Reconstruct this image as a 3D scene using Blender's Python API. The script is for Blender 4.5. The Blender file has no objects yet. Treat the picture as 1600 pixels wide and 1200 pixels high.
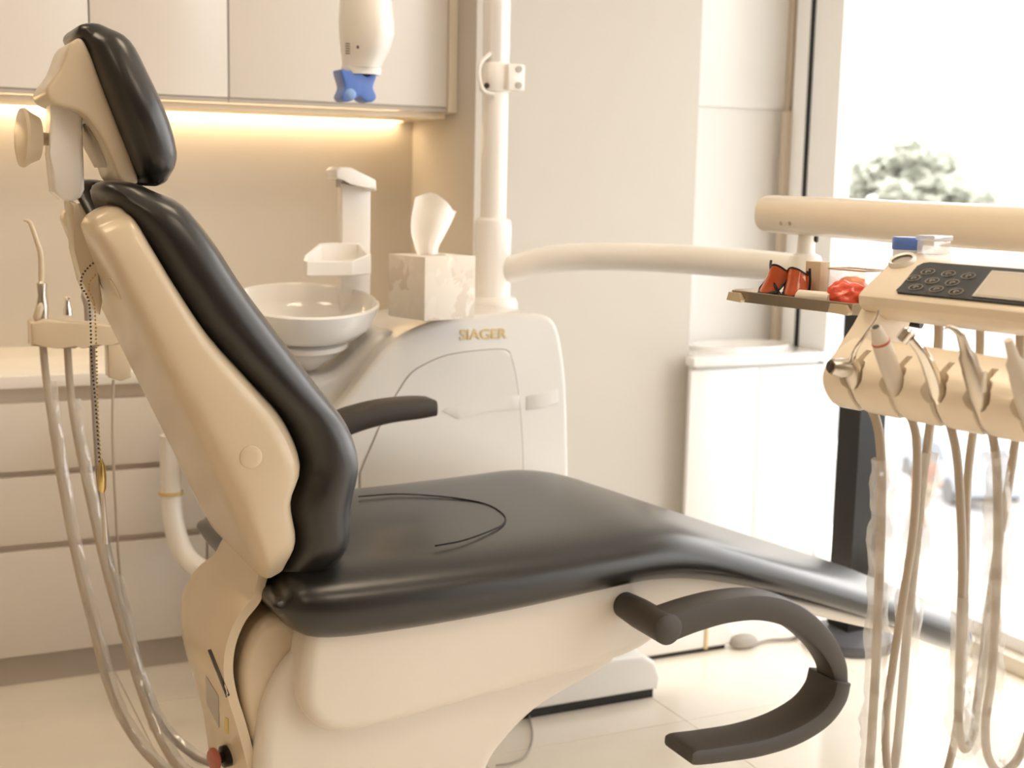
import bpy, bmesh, math, random
from mathutils.geometry import delaunay_2d_cdt
from mathutils import Vector, Matrix, noise
random.seed(7)
D = bpy.data
COL = bpy.context.scene.collection
sc = bpy.context.scene

# ------------------------------------------------------------------ camera, world, lights, exposure
CAM_H, FPX = 1.28, 2099.5
YAW, PITCH, ROLL = 0.448531287, 0.150525290, 0.0208701964
fwd = Vector((math.sin(YAW)*math.cos(PITCH), math.cos(YAW)*math.cos(PITCH), -math.sin(PITCH)))
rgt = Vector((math.cos(YAW), -math.sin(YAW), 0)); upv = rgt.cross(fwd)
rgt, upv = rgt*math.cos(ROLL)+upv*math.sin(ROLL), upv*math.cos(ROLL)-rgt*math.sin(ROLL)
cam_data = D.cameras.new('camera'); cam = D.objects.new('camera', cam_data); COL.objects.link(cam)
cam_data.sensor_width = 36; cam_data.lens = FPX/1600*36
cam_data.clip_start = .05; cam_data.clip_end = 500
cam_data.dof.use_dof = True; cam_data.dof.focus_distance = 2.05; cam_data.dof.aperture_fstop = 4.6
M = Matrix((rgt, upv, -fwd)).transposed().to_4x4(); M.translation = (0, 0, CAM_H)
cam.matrix_world = M; sc.camera = cam

SKY_STRENGTH, LED_STRENGTH, PANEL_STRENGTH = 3.6, 13.0, 8.0
sc.view_settings.view_transform = 'Standard'; sc.view_settings.look = 'None'
sc.view_settings.gamma = 1; sc.view_settings.use_curve_mapping = False
sc.view_settings.exposure = 0.2
W = D.worlds.new('overcast_sky'); sc.world = W; W.use_nodes = True
wb = W.node_tree.nodes['Background']; wb.inputs['Color'].default_value = (1, .985, .965, 1); wb.inputs['Strength'].default_value = SKY_STRENGTH
sc.cycles.max_bounces = 10; sc.cycles.diffuse_bounces = 6; sc.cycles.transparent_max_bounces = 16
sc.cycles.sample_clamp_indirect = 6

# ------------------------------------------------------------------ helpers
def ray(px, py): return fwd + rgt*((px-800)/FPX) - upv*((py-600)/FPX)
CAMP = Vector((0, 0, CAM_H))
def atY(px, py, Y): d = ray(px, py); return CAMP + d*(Y/d.y)
def atX(px, py, X): d = ray(px, py); return CAMP + d*(X/d.x)
def atZ(px, py, z): d = ray(px, py); return CAMP + d*((z-CAM_H)/d.z)

MATS = {}
def mat(name, rgb, rough=.5, spec=.5, metal=0, bump=0, bscale=40, var=0, vscale=5, coat=0, emit=None, estr=0, alpha=1, sheen=0, trans=0, stretch=None, sss=0):
    if name in MATS: return MATS[name]
    m = D.materials.new(name); m.use_nodes = True; nt = m.node_tree; b = nt.nodes['Principled BSDF']
    b.inputs['Base Color'].default_value = (*rgb, 1); b.inputs['Roughness'].default_value = rough
    b.inputs['Specular IOR Level'].default_value = spec; b.inputs['Metallic'].default_value = metal
    b.inputs['Coat Weight'].default_value = coat; b.inputs['Coat Roughness'].default_value = .33 if 'leather' in name else .08
    b.inputs['Alpha'].default_value = alpha
    b.inputs['Transmission Weight'].default_value = trans
    if emit: b.inputs['Emission Color'].default_value = (*emit, 1); b.inputs['Emission Strength'].default_value = estr
    if bump or var:
        tc = nt.nodes.new('ShaderNodeTexCoord'); src = tc.outputs['Object']
        if stretch:
            mp = nt.nodes.new('ShaderNodeMapping'); mp.inputs['Scale'].default_value = stretch
            nt.links.new(src, mp.inputs['Vector']); src = mp.outputs['Vector']
    if var:
        n = nt.nodes.new('ShaderNodeTexNoise'); n.inputs['Scale'].default_value = vscale; n.inputs['Detail'].default_value = 5
        nt.links.new(src, n.inputs['Vector'])
        r = nt.nodes.new('ShaderNodeValToRGB')
        r.color_ramp.elements[0].position = .35; r.color_ramp.elements[1].position = .68
        r.color_ramp.elements[0].color = (*[c*(1-var) for c in rgb], 1); r.color_ramp.elements[1].color = (*[min(1, c*(1+var*.5)) for c in rgb], 1)
        nt.links.new(n.outputs['Fac'], r.inputs['Fac']); nt.links.new(r.outputs['Color'], b.inputs['Base Color'])
    if bump:
        n = nt.nodes.new('ShaderNodeTexNoise'); n.inputs['Scale'].default_value = bscale; n.inputs['Detail'].default_value = 3
        nt.links.new(src, n.inputs['Vector'])
        bp = nt.nodes.new('ShaderNodeBump'); bp.inputs['Strength'].default_value = bump; bp.inputs['Distance'].default_value = .002
        nt.links.new(n.outputs['Fac'], bp.inputs['Height']); nt.links.new(bp.outputs['Normal'], b.inputs['Normal'])
    MATS[name] = m; return m

def film_mat(name, rgb, opac, rough=.15, glossw=.5):
    if name in MATS: return MATS[name]
    m = D.materials.new(name); m.use_nodes = True; nt = m.node_tree; nt.nodes.clear()
    out = nt.nodes.new('ShaderNodeOutputMaterial'); mx = nt.nodes.new('ShaderNodeMixShader'); tr = nt.nodes.new('ShaderNodeBsdfTransparent')
    mx2 = nt.nodes.new('ShaderNodeMixShader'); df = nt.nodes.new('ShaderNodeBsdfDiffuse'); gl = nt.nodes.new('ShaderNodeBsdfGlossy')
    df.inputs['Color'].default_value = (*rgb, 1); gl.inputs['Roughness'].default_value = rough
    mx2.inputs[0].default_value = glossw; mx.inputs[0].default_value = opac
    nt.links.new(df.outputs[0], mx2.inputs[1]); nt.links.new(gl.outputs[0], mx2.inputs[2])
    nt.links.new(tr.outputs[0], mx.inputs[1]); nt.links.new(mx2.outputs[0], mx.inputs[2]); nt.links.new(mx.outputs[0], out.inputs[0])
    MATS[name] = m; return m

def tag(o, label=None, cat=None, group=None, kind=None):
    if label: o['label'] = label
    if cat: o['category'] = cat
    if group: o['group'] = group
    if kind: o['kind'] = kind
    return o
def empty(name, loc, rz=0, label=None, cat=None, group=None, kind=None):
    o = D.objects.new(name, None); COL.objects.link(o); o.location = loc; o.rotation_euler = (0, 0, rz); o.empty_display_size = .1
    return tag(o, label, cat, group, kind)
def inv(o):
    return (Matrix.Translation(o.location) @ o.rotation_euler.to_matrix().to_4x4()).inverted() if o.type == 'EMPTY' and o.parent is None else Matrix()
def fill_caps(bm):
    """replace many-sided flat faces by clean flat-shaded triangles"""
    bm.normal_update()
    for f in bm.faces: f.smooth = True
    for f in [f for f in bm.faces if len(f.verts) > 8]:
        n = f.normal.copy(); u = n.orthogonal().normalized(); v = n.cross(u); vs = list(f.verts)
        co = [Vector((q.co.dot(u), q.co.dot(v))) for q in vs]; k = len(vs)
        res = delaunay_2d_cdt(co, [(i, (i+1) % k) for i in range(k)], [], 1, 1e-7)
        w0 = vs[0].co-u*co[0].x-v*co[0].y; mp = []
        for q, src in zip(res[0], res[3]): mp.append(vs[src[0]] if src else bm.verts.new(w0+u*q.x+v*q.y))
        bm.faces.remove(f)
        for t_ in res[2]:
            try: bm.faces.new([mp[i] for i in t_]).smooth = False
            except ValueError: pass
    bm.normal_update()
def obj(name, bm, m, parent=None, angle=40, local=False):
    """one mesh object; mesh is in world coordinates, or in the parent's frame when local"""
    bmesh.ops.recalc_face_normals(bm, faces=bm.faces[:])
    fill_caps(bm)
    me = D.meshes.new(name); bm.to_mesh(me); bm.free()
    try: me.set_sharp_from_angle(angle=math.radians(angle))
    except Exception: pass
    ms = m if isinstance(m, (list, tuple)) else [m]
    for x in ms: me.materials.append(x)
    o = D.objects.new(name, me); COL.objects.link(o)
    if parent is not None:
        o.parent = parent
        if not local:
            top = parent
            while top.parent is not None: top = top.parent
            if parent is top: o.matrix_parent_inverse = inv(top)
    return o
def struct(name, bm, m, parent=None, angle=40):
    o = obj(name, bm, m, parent, angle)
    o['kind'] = 'structure'; return o

def add_box(bm, x0, x1, y0, y1, z0, z1, bev=0, seg=2):
    r = bmesh.ops.create_cube(bm, size=1); vs = r['verts']
    for v in vs: v.co = Vector(((x0+x1)/2+v.co.x*(x1-x0), (y0+y1)/2+v.co.y*(y1-y0), (z0+z1)/2+v.co.z*(z1-z0)))
    if bev:
        es = list({e for v in vs for e in v.link_edges})
        bmesh.ops.bevel(bm, geom=es, offset=bev, segments=seg, affect='EDGES', profile=.5)
    return bm
def box(*a, **k): return add_box(bmesh.new(), *a, **k)
def add_rings(bm, rings, cap0=True, cap1=True, closed=True):
    V = [[bm.verts.new(p) for p in r] for r in rings]; n = len(V[0])
    for a, b in zip(V, V[1:]):
        for i in range(n if closed else n-1):
            j = (i+1) % n
            bm.faces.new((a[i], a[j], b[j], b[i]))
    if cap0: bm.faces.new(V[0][::-1])
    if cap1: bm.faces.new(V[-1])
    return bm
def catmull(pts, n=8):
    pts = [Vector(p) for p in pts]; out = []
    P = [pts[0]*2-pts[1]] + pts + [pts[-1]*2-pts[-2]]
    for i in range(1, len(P)-2):
        a, b, c, d = P[i-1], P[i], P[i+1], P[i+2]
        for k in range(n):
            t = k/n
            out.append(.5*((2*b)+(c-a)*t+(2*a-5*b+4*c-d)*t*t+(3*b-a-3*c+d)*t**3))
    out.append(pts[-1]); return out
def frames(path):
    T = [(path[min(i+1, len(path)-1)]-path[max(i-1, 0)]).normalized() for i in range(len(path))]
    u = T[0].orthogonal().normalized(); F = []
    for t in T:
        u = (u-t*u.dot(t)).normalized(); F.append((t, u, t.cross(u)))
    return F
def add_tube(bm, pts, r, seg=10, n=8, smooth=True, cap=True):
    path = catmull(pts, n) if smooth else [Vector(p) for p in pts]
    m = len(path)
    rf = r if callable(r) else ((lambda t: r) if not isinstance(r, (list, tuple)) else
         (lambda t: r[min(int(t*(len(r)-1)), len(r)-2)]*(1-(t*(len(r)-1)-min(int(t*(len(r)-1)), len(r)-2))) + r[min(int(t*(len(r)-1)), len(r)-2)+1]*(t*(len(r)-1)-min(int(t*(len(r)-1)), len(r)-2))))
    rings = []
    for i, (p, (t, u, v)) in enumerate(zip(path, frames(path))):
        R = rf(i/(m-1))
        rings.append([p+u*math.cos(a)*R+v*math.sin(a)*R for a in [2*math.pi*k/seg for k in range(seg)]])
    return add_rings(bm, rings, cap, cap)
def tube(*a, **k): return add_tube(bmesh.new(), *a, **k)
def add_lathe(bm, prof, seg=32, origin=(0, 0, 0), axis=(0, 0, 1), cap=True):
    z = Vector(axis).normalized(); u = z.orthogonal().normalized(); v = z.cross(u); o = Vector(origin)
    rings = [[o+z*h+u*math.cos(2*math.pi*k/seg)*max(r, 1e-4)+v*math.sin(2*math.pi*k/seg)*max(r, 1e-4) for k in range(seg)] for r, h in prof]
    return add_rings(bm, rings, cap, cap)
def lathe(*a, **k): return add_lathe(bmesh.new(), *a, **k)
def add_prism(bm, prof, y0, y1, plane='xz', bev=0, seg=2):
    """extrude a 2D outline; plane 'xz' goes along y, 'yz' along x, 'xy' along z"""
    def q(a, b, c): return {'xz': (a, c, b), 'yz': (c, a, b), 'xy': (a, b, c)}[plane]
    A = [bm.verts.new(q(a, b, y0)) for a, b in prof]; B = [bm.verts.new(q(a, b, y1)) for a, b in prof]
    fs = [bm.faces.new(A[::-1]), bm.faces.new(B)]
    n = len(A)
    for i in range(n): fs.append(bm.faces.new((A[i], A[(i+1) % n], B[(i+1) % n], B[i])))
    if bev:
        es = [e for e in fs[0].edges]+[e for e in fs[1].edges]
        bmesh.ops.bevel(bm, geom=es, offset=bev, segments=seg, affect='EDGES', profile=.5)
    return bm
def prism(*a, **k): return add_prism(bmesh.new(), *a, **k)
def soften(pts, sig):
    """closed outline resampled evenly and smoothed so that corners are round"""
    P = [Vector((p[0], p[1])) for p in pts]; h = sig*.4; Q = []
    for a, b in zip(P, P[1:]+P[:1]):
        m = max(1, int((b-a).length/h)); Q += [a.lerp(b, k/m) for k in range(m)]
    for _ in range(13):
        Q = [Q[k-1]*.25+Q[k]*.5+Q[(k+1) % len(Q)]*.25 for k in range(len(Q))]
    return Q
def rprism(prof, y0, y1, r, sig=None, seg=6):
    """solid with a softened outline in xz and round edges of radius r, extruded along y"""
    P = soften(prof, sig or r*1.1); n = len(P)
    if sum(P[i].x*P[(i+1) % n].y-P[(i+1) % n].x*P[i].y for i in range(n)) < 0: P.reverse()
    N = []
    for i in range(n):
        t_ = (P[(i+1) % n]-P[i-1]).normalized(); N.append(Vector((-t_.y, t_.x)))
    def ring(a, y): 
        ins = r*(1-math.sin(a)); return [Vector((p.x+q.x*ins, y, p.y+q.y*ins)) for p, q in zip(P, N)]
    rings = [ring(math.pi/2*k/seg, y0+r*(1-math.cos(math.pi/2*k/seg))) for k in range(seg+1)]
    rings += [ring(math.pi/2*k/seg, y1-r*(1-math.cos(math.pi/2*k/seg))) for k in range(seg, -1, -1)]
    return add_rings(bmesh.new(), rings)
def smooth2d(pts, n=6, closed=True):
    P = [Vector((p[0], p[1], 0)) for p in pts]
    if not closed: return [(v.x, v.y) for v in catmull(P, n)]
    out = []; m = len(P)
    for i in range(m):
        a, b, c, d = P[i-1], P[i], P[(i+1) % m], P[(i+2) % m]
        for k in range(n):
            t = k/n; v = .5*((2*b)+(c-a)*t+(2*a-5*b+4*c-d)*t*t+(3*b-a-3*c+d)*t**3); out.append((v.x, v.y))
    return out
def selring(c, n, d, w, ny=3.2, nd=2.6, k=40):
    """superellipse ring: half-depth d along n (an xz vector), half-width w along y"""
    out = []
    for i in range(k):
        a = 2*math.pi*i/k; ca, sa = math.cos(a), math.sin(a)
        y = w*math.copysign(abs(ca)**(2/ny), ca); h = d*math.copysign(abs(sa)**(2/nd), sa)
        out.append(Vector((c.x+n.x*h, c.y+y, c.z+n.z*h)))
    return out
def pad(stations, yc, ny=3.2, nd=2.6, cap0=.8, cap1=.8, sub=4, k=40):
    """stations: (B, F, w), B and F the two edges of the pad in the xz plane"""
    B = catmull([s[0] for s in stations], sub); F = catmull([s[1] for s in stations], sub); Wd = catmull([Vector((s[2], 0, 0)) for s in stations], sub)
    S = []
    for b, f, w in zip(B, F, Wd):
        c = Vector(((b.x+f.x)/2, yc, (b.z+f.z)/2)); v = Vector((f.x-b.x, 0, f.z-b.z)); S.append([c, v.normalized(), v.length/2, w.x])
    def ends(s, s2, amt):
        t = (s[0]-s2[0]).normalized(); R = s[2]*amt; res = []
        for a in (20, 40, 58, 72, 84):
            a = math.radians(a); res.append([s[0]+t*R*math.sin(a), s[1], s[2]*math.cos(a), s[3]-s[2]*.9*(1-math.cos(a))])
        return res
    allS = ends(S[0], S[1], cap0)[::-1]+S+ends(S[-1], S[-2], cap1)
    return add_rings(bmesh.new(), [selring(c, n, d, w, ny, nd, k) for c, n, d, w in allS])
def xz(p): return Vector((p.x, 0, p.z))
def boolean(o, cutters, op='DIFFERENCE'):
    for c in cutters:
        md = o.modifiers.new('b', 'BOOLEAN'); md.object = c; md.operation = op; md.solver = 'EXACT'
    bpy.context.view_layer.update()
    dg = bpy.context.evaluated_depsgraph_get(); me = D.meshes.new_from_object(o.evaluated_get(dg))
    o.modifiers.clear(); o.data = me
    for c in cutters: D.objects.remove(c)
    me.set_sharp_from_angle(angle=math.radians(35))

from mathutils.bvhtree import BVHTree
def surf(o):
    return BVHTree.FromPolygons([o.matrix_world @ v.co if o.parent is None else v.co.copy() for v in o.data.vertices], [tuple(p.vertices) for p in o.data.polygons])
def hit(bvh, px, py):
    p, n, i, d_ = bvh.ray_cast(CAMP, ray(px, py).normalized())
    return p, n
def decal(bvh, quad, off=.0006, nu=6, nv=2):
    """thin plate following a surface inside a quadrilateral"""
    bm = bmesh.new(); a, b, c, d = [Vector((q[0], q[1], 0)) for q in quad]; rows = []
    for i in range(nu+1):
        l = a.lerp(d, i/nu); r = b.lerp(c, i/nu); row = []
        for j in range(nv+1):
            q = l.lerp(r, j/nv); p, n = hit(bvh, q.x, q.y)
            if p is None: continue
            if n.dot(ray(q.x, q.y)) > 0: n = -n
            row.append(bm.verts.new(p+n*off))
        rows.append(row)
    for r0, r1 in zip(rows, rows[1:]):
        if len(r0) == len(r1):
            for k in range(len(r0)-1): bm.faces.new((r0[k], r0[k+1], r1[k+1], r1[k]))
    ext = bmesh.ops.extrude_face_region(bm, geom=bm.faces[:]); 
    vs = [e for e in ext['geom'] if isinstance(e, bmesh.types.BMVert)]
    bmesh.ops.translate(bm, verts=vs, vec=(fwd*.0012)); return bm

# ------------------------------------------------------------------ materials
WALL = mat('wall_paint', (.565, .53, .475), .7, .3, bump=.05, bscale=150)
WALLW = mat('white_wall_paint', (.84, .83, .81), .6, .3)
CEIL = mat('ceiling_paint', (.82, .80, .76), .8, .2)
LACQ = mat('white_lacquer', (.77, .73, .685), .22, .5)
LACQW = mat('bright_lacquer', (.86, .85, .83), .25, .5)
KICK = mat('greige_laminate', (.50, .45, .40), .45, .4)
TOPM = mat('white_quartz', (.86, .84, .80), .25, .5, var=.03, vscale=12)
TILE = mat('cream_porcelain_tile', (.96, .89, .77), .14, .6, var=.05, vscale=1.6, stretch=(1, 2.6, 1))
GROUT = mat('grout', (.60, .53, .44), .8, .2)
STONE = mat('cream_stone', (.78, .71, .60), .35, .5)
ALUW = mat('white_aluminium', (.93, .925, .92), .35, .5)
GASK = mat('black_gasket', (.02, .02, .018), .6, .3)
BEIGE = mat('beige_metal', (.55, .46, .36), .4, .5)
GLASS = film_mat('window_glass', (1, 1, 1), .05, .02, 1)
LEATHER = mat('black_leatherette', (.012, .0105, .009), .30, .5, bump=.06, bscale=260, coat=.35)
SHELL = mat('cream_abs', (.60, .495, .355), .22, .5)
SHELLU = mat('cream_abs_lightened', (.82, .72, .58), .22, .5)  # chair cream lightened in colour to make up for too little light
UNITW = mat('white_unit_shell', (.68, .655, .615), .2, .5)
SHELLD = mat('cream_abs_recess', (.60, .52, .42), .4, .4)
BASEW = mat('warm_white_abs', (.69, .63, .55), .3, .5)
WHITE = mat('white_abs', (.84, .81, .77), .2, .5)
CERAM = mat('white_ceramic', (.86, .84, .81), .06, .6, coat=.5)
RUBBER = mat('umber_rubber', (.048, .038, .029), .5, .4, bump=.05, bscale=400)
BLACKP = mat('black_plastic', (.010, .009, .008), .3, .35)
SEAM = mat('dark_seam', (.006, .005, .005), .6, .2)
GREYM = mat('grey_plastic', (.42, .38, .33), .5, .4)
DKGAP = mat('dark_gap', (.05, .04, .03), .8, .2)
METAL = mat('brushed_steel', (.62, .57, .50), .3, .5, metal=1)
CHROME = mat('chrome', (.80, .76, .70), .12, .5, metal=1)
TRAYM = mat('bronze_steel', (.36, .30, .23), .35, .5, metal=.8)
GOLD = mat('gold_print', (.70, .54, .27), .5, .4)
BRASS = mat('brass', (.62, .47, .2), .3, .5, metal=1)
HOSE = mat('greige_hose', (.46, .39, .31), .45, .4)
HOSED = mat('grey_hose', (.34, .29, .25), .45, .4)
FILM = film_mat('clear_film', (.95, .94, .92), .36, .14, .35)
BLUE = mat('blue_plastic', (.10, .20, .58), .35, .5)
REDP = mat('red_plastic', (.50, .09, .05), .35, .5)
ORANGE = mat('orange_lens', (.62, .10, .014), .12, .6, alpha=.8)
REDBAG = mat('red_film', (.80, .10, .05), .22, .6)
YELLOW = mat('yellow_plastic', (.85, .55, .03), .4, .5)
TISSUE = mat('tissue_paper', (.90, .86, .81), .9, .1)
LED = mat('led_diffuser', (1, .9, .75), .5, .2, emit=(1, .74, .44), estr=LED_STRENGTH)
PANEL = mat('ceiling_diffuser', (1, .95, .9), .5, .2, emit=(1, .81, .58), estr=PANEL_STRENGTH)
SCREEN = mat('grey_display', (.55, .48, .39), .15, .5)

# ------------------------------------------------------------------ room shell
YB, XW = 3.97, 2.80          # back wall, window plane
t = .6
floor = struct('floor', box(-2.6, 3.3, -2.3, 4.3, -.12, -.006), GROUT)
tile_me = None
xs = [1.73+t*i for i in range(-8, 3)]; ys = [2.59+t*i for i in range(-9, 4)]
for x in xs:
    for y in ys:
        x0, x1, y0, y1 = max(x, -2.6), min(x+t, 3.3), max(y, -2.3), min(y+t, 4.3)
        if x1-x0 < .02 or y1-y0 < .02: continue
        if y0 < -.9 or x0 < -1.3: pass
        full = x1-x0 > t-.001 and y1-y0 > t-.001
        if full and tile_me is not None:
            o = D.objects.new('tile', tile_me); COL.objects.link(o); o.location = (x0, y0, 0); o.parent = floor
        else:
            ox, oy = (x0, y0) if full else (0, 0)
            o = obj('tile', box(x0+.001-ox, x1-.001-ox, y0+.001-oy, y1-.001-oy, -.008, 0), TILE, floor)
            if full: tile_me = o.data; o.location = (x0, y0, 0)
struct('ceiling', box(-2.6, 3.3, -2.3, 4.3, 2.7, 2.8), CEIL)
struct('wall_back', box(-2.6, 1.7, YB, YB+.12, 0, 2.7), mat('wall_paint_lightened', (.60, .555, .485), .6, .3))  # wall paint lightened in colour where the LED light spreads too little
struct('wall_left', box(-2.6, -2.5, -2.3, YB, 0, 2.7), mat('dark_left_wall', (.34, .27, .20), .7, .3))  # unseen wall, coloured dark to cut bounce light and bright reflections
struct('wall_rear', box(-2.6, 3.0, -2.4, -2.28, 0, 2.7), mat('dark_rear_wall', (.16, .105, .065), .5, .4, var=.3, vscale=3, stretch=(4, 4, .6)))  # unseen wall, dark colour added so the leather reflects a dark room
bm = box(1.549, 2.285, 3.49, YB+.12, 0, 2.7)
struct('wall_right', bm, WALL)
# niche beyond the partition, with the sink
NY = 3.72
struct('wall_niche', box(2.2, XW+.04, NY, NY+.1, 0, 2.7), WALLW)
struct('trim_2', box(2.285, 2.765, NY-.012, NY, 1.528, 2.7, bev=.002), LACQW)   # white panel above the joint
struct('trim_3', box(2.765, 2.80, NY-.035, NY, .756, 2.7, bev=.003), BEIGE)
struct('trim_4', box(2.735, 2.768, NY-.06, NY-.037, .756, 1.522, bev=.003), BEIGE)

# floor-to-ceiling window
def window(name, y0, y1, frame_far):
    w = empty(name, (XW, (y0+y1)/2, 0), kind='structure')
    bm = bmesh.new()
    add_box(bm, XW-.04, XW+.02, y1-frame_far, y1, .045, 2.7, .004)
    add_box(bm, XW-.04, XW+.04, y0, y0+.06, .045, 2.7, .004)
    add_box(bm, XW-.04, XW+.04, y0+.06, y1-frame_far, .045, .085, .004)
    add_box(bm, XW-.04, XW+.04, y0+.06, y1-frame_far, 2.62, 2.7, .004)
    obj('window_frame', bm, ALUW, w)
    obj('window_pane', box(XW+.005, XW+.013, y0+.06, y1-frame_far, .085, 2.62), GLASS, w)
    return w
w1 = window('window_1', .9, 3.565, .14)
obj('gasket', box(XW-.043, XW+.03, 3.565, 3.583, .045, 2.7), GASK, w1)
window('window_2', -2.28, .9, .06)
struct('wall_window', box(XW-.04, XW+.04, 3.583, 3.66, 0, 2.7, bev=.003), ALUW)
struct('trim_1', box(2.715, XW+.06, -2.28, 3.583, 0, .045, bev=.004), STONE)
struct('wall_pier', box(XW-.0, XW+.06, 3.66, NY+.1, 0, 2.7), WALLW)

# ------------------------------------------------------------------ ceiling lights
for i, (x, y) in enumerate([(-1.2, .2), (1.2, .2), (-.45, 2.2), (1.1, 2.0)]):
    g = empty('ceiling_light', (x, y, 2.7), label=['square warm ceiling light over the camera side, left', 'square warm ceiling light over the camera side, near the window', 'square warm ceiling light above the base cabinets, left', 'square warm ceiling light above the dental chair'][i], cat='ceiling light', group='ceiling light panels')
    bm = bmesh.new()
    for a in ((-.32, .32, -.32, -.3), (-.32, .32, .3, .32), (-.32, -.3, -.3, .3), (.3, .32, -.3, .3)): add_box(bm, x+a[0], x+a[1], y+a[2], y+a[3], 2.685, 2.7)
    obj('frame', bm, ALUW, g); obj('diffuser', box(x-.3, x+.3, y-.3, y+.3, 2.69, 2.7), PANEL, g)

# ------------------------------------------------------------------ upper cabinets (doors joint at x .534, .889, 1.519)
UB, UY = 1.468, 3.62
edges = [(-1.37, -.735, 'white upper cabinet outside the left, above the long counter'), (-.735, -.1, 'white upper cabinet door left of the headrest, partly cut off'),
         (-.1, .534, 'leftmost white upper cabinet visible above the light strip'), (.534, .889, 'narrow white upper cabinet behind the black headrest'), (.889, 1.519, 'wide white upper cabinet behind the dental lamp, beside the pole')]
for x0, x1, lb in edges:
    g = empty('upper_cabinet', ((x0+x1)/2, UY, UB), label=lb, cat='cabinet', group='white upper cabinets')
    obj('body', box(x0+.001, x1-.001, UY+.02, YB-.03, UB+.012, 2.42), LACQ, g)
    obj('door', box(x0+.002, x1-.002, UY, UY+.0185, UB+.014, 2.415, bev=.0015), LACQ, g)
    obj('handle_rail', box(x0+.001, x1-.001, UY+.004, UY+.02, UB, UB+.012), KICK, g)
tag(obj('cabinet_filler', box(1.52, 1.5485, UY-.002, YB, UB, 2.42, bev=.002), STONE), 'narrow cream filler strip at the right end of the upper cabinets', 'filler strip')
tag(obj('cabinet_underside', box(-1.37, 1.519, UY+.02, YB-.05, UB-.017, UB-.001), mat('oak_cream_underside', (.78, .66, .5), .4, .4)), 'cream underside panel below the white upper cabinets', 'panel')
g = empty('led_strip', (.1, YB-.03, UB-.01), label='glowing warm LED strip under the white upper cabinets', cat='light strip')
obj('diffuser', box(-1.36, 1.50, YB-.040, YB-.006, UB-.016, UB-.002, bev=.003), LED, g)
obj('end_cap', box(1.50, 1.515, YB-.041, YB-.005, UB-.020, UB-.001), KICK, g)

# ------------------------------------------------------------------ base cabinets and worktop
CY = 3.39
for x0, x1, lb in ((-2.0, -1.077, 'white base cabinet far left of the run, out of frame'), (-1.077, -.155, 'white base cabinet left of the three-drawer unit'), (-.155, .767, 'white three-drawer base cabinet behind the suction hoses'), (.767, 1.52, 'white base cabinet hidden behind the dental chair back')):
    g = empty('base_cabinet', ((x0+x1)/2, CY, 0), label=lb, cat='cabinet', group='white base cabinets')
    obj('body', box(x0+.001, x1-.001, CY+.040, YB-.03, .08, .758), mat('greige_lacquer', (.72, .65, .58), .4, .4), g)
    obj('toe_kick', box(x0+.001, x1-.001, CY+.05, CY+.065, 0, .08), KICK, g)
    for z0, z1 in ((.083, .350), (.368, .536), (.552, .720)):
        obj('drawer', box(x0+.002, x1-.002, CY+.02, CY+.044, z0, z1, bev=.0015), LACQ, g)
tag(obj('worktop', box(-2.0, 1.548, CY, YB, .759, .790, bev=.003), TOPM), 'white worktop running along the back wall under the light strip', 'worktop')

# ------------------------------------------------------------------ niche sink
g = empty('sink_cabinet', (2.52, 3.5, 0), label='white sink cabinet in the bright window niche', cat='cabinet')
obj('carcass', box(2.287, 2.755, 3.445, NY-.03, .0, .728), LACQW, g)
for x0, x1 in ((2.255, 2.508), (2.512, 2.755)): obj('door', box(x0, x1, 3.425, 3.443, .05, .715, bev=.002), LACQW, g)
g = empty('sink_counter', (2.52, 3.5, .729), label='white counter with shallow basin in the window niche', cat='counter')
obj('counter_front', box(2.25, 2.757, 3.405, 3.455, .729, .757, bev=.004), LACQW, g)
N = 40; cxs, cys, rxs, rys = 2.54, 3.585, .19, .105
bx0, bx1, by0, by1 = 2.287, 2.757, 3.455, NY-.002
outer = []; inner = []
for i in range(N):
    a = 2*math.pi*i/N; c, s_ = math.cos(a), math.sin(a); k = max(abs(c), abs(s_))
    outer.append(((bx0+bx1)/2+(bx1-bx0)/2*c/k, (by0+by1)/2+(by1-by0)/2*s_/k)); inner.append((cxs+rxs*c, cys+rys*s_))
R = [[Vector((x, y, .729)) for x, y in outer], [Vector((x, y, .757)) for x, y in outer], [Vector((x, y, .757)) for x, y in inner], [Vector((x, y, .772)) for x, y in inner],
     [Vector((cxs+(x-cxs)*.93, cys+(y-cys)*.93, .772)) for x, y in inner], [Vector((cxs+(x-cxs)*.6, cys+(y-cys)*.6, .733)) for x, y in inner]]
obj('basin', add_rings(bmesh.new(), R, True, True), CERAM, g)

# ------------------------------------------------------------------ dental chair
YC = 2.30
chair = empty('dental_chair', (1.0, YC, 0), label='black leather dental chair with cream shell, tilted up in the room', cat='dental chair')
# seat with leg rest: x, top, bottom, half-width
YSEAT = 2.345
seatS = [(.585, .606, .560, 0.293), (.61, .634, .528, 0.318), (.66, .640, .511, 0.332), (.80, .641, .510, 0.336), (.985, .643, .520, 0.338), (1.16, .648, .537, 0.340),
         (1.27, .652, .545, 0.340), (1.36, .640, .538, 0.338), (1.46, .606, .517, 0.333), (1.60, .553, .478, 0.326), (1.75, .498, .424, 0.318), (1.90, .444, .366, 0.308), (2.03, .398, .306, 0.290), (2.11, .369, .272, 0.258)]
seatc = obj('seat_cushion', pad([(Vector((x, 0, b)), Vector((x, 0, tp)), w) for x, tp, b, w in seatS], YSEAT, ny=6, nd=2.6, cap0=.7, cap1=.9), LEATHER, chair, 60)
sp = [atZ(px, py, .646) for px, py in ((560, 776), (620, 772), (680, 775), (730, 781), (765, 790), (788, 806), (785, 820), (760, 832), (722, 845), (680, 853))]
obj('seam', tube(sp, .0016, 6, 6), SEAM, seatc)
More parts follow.
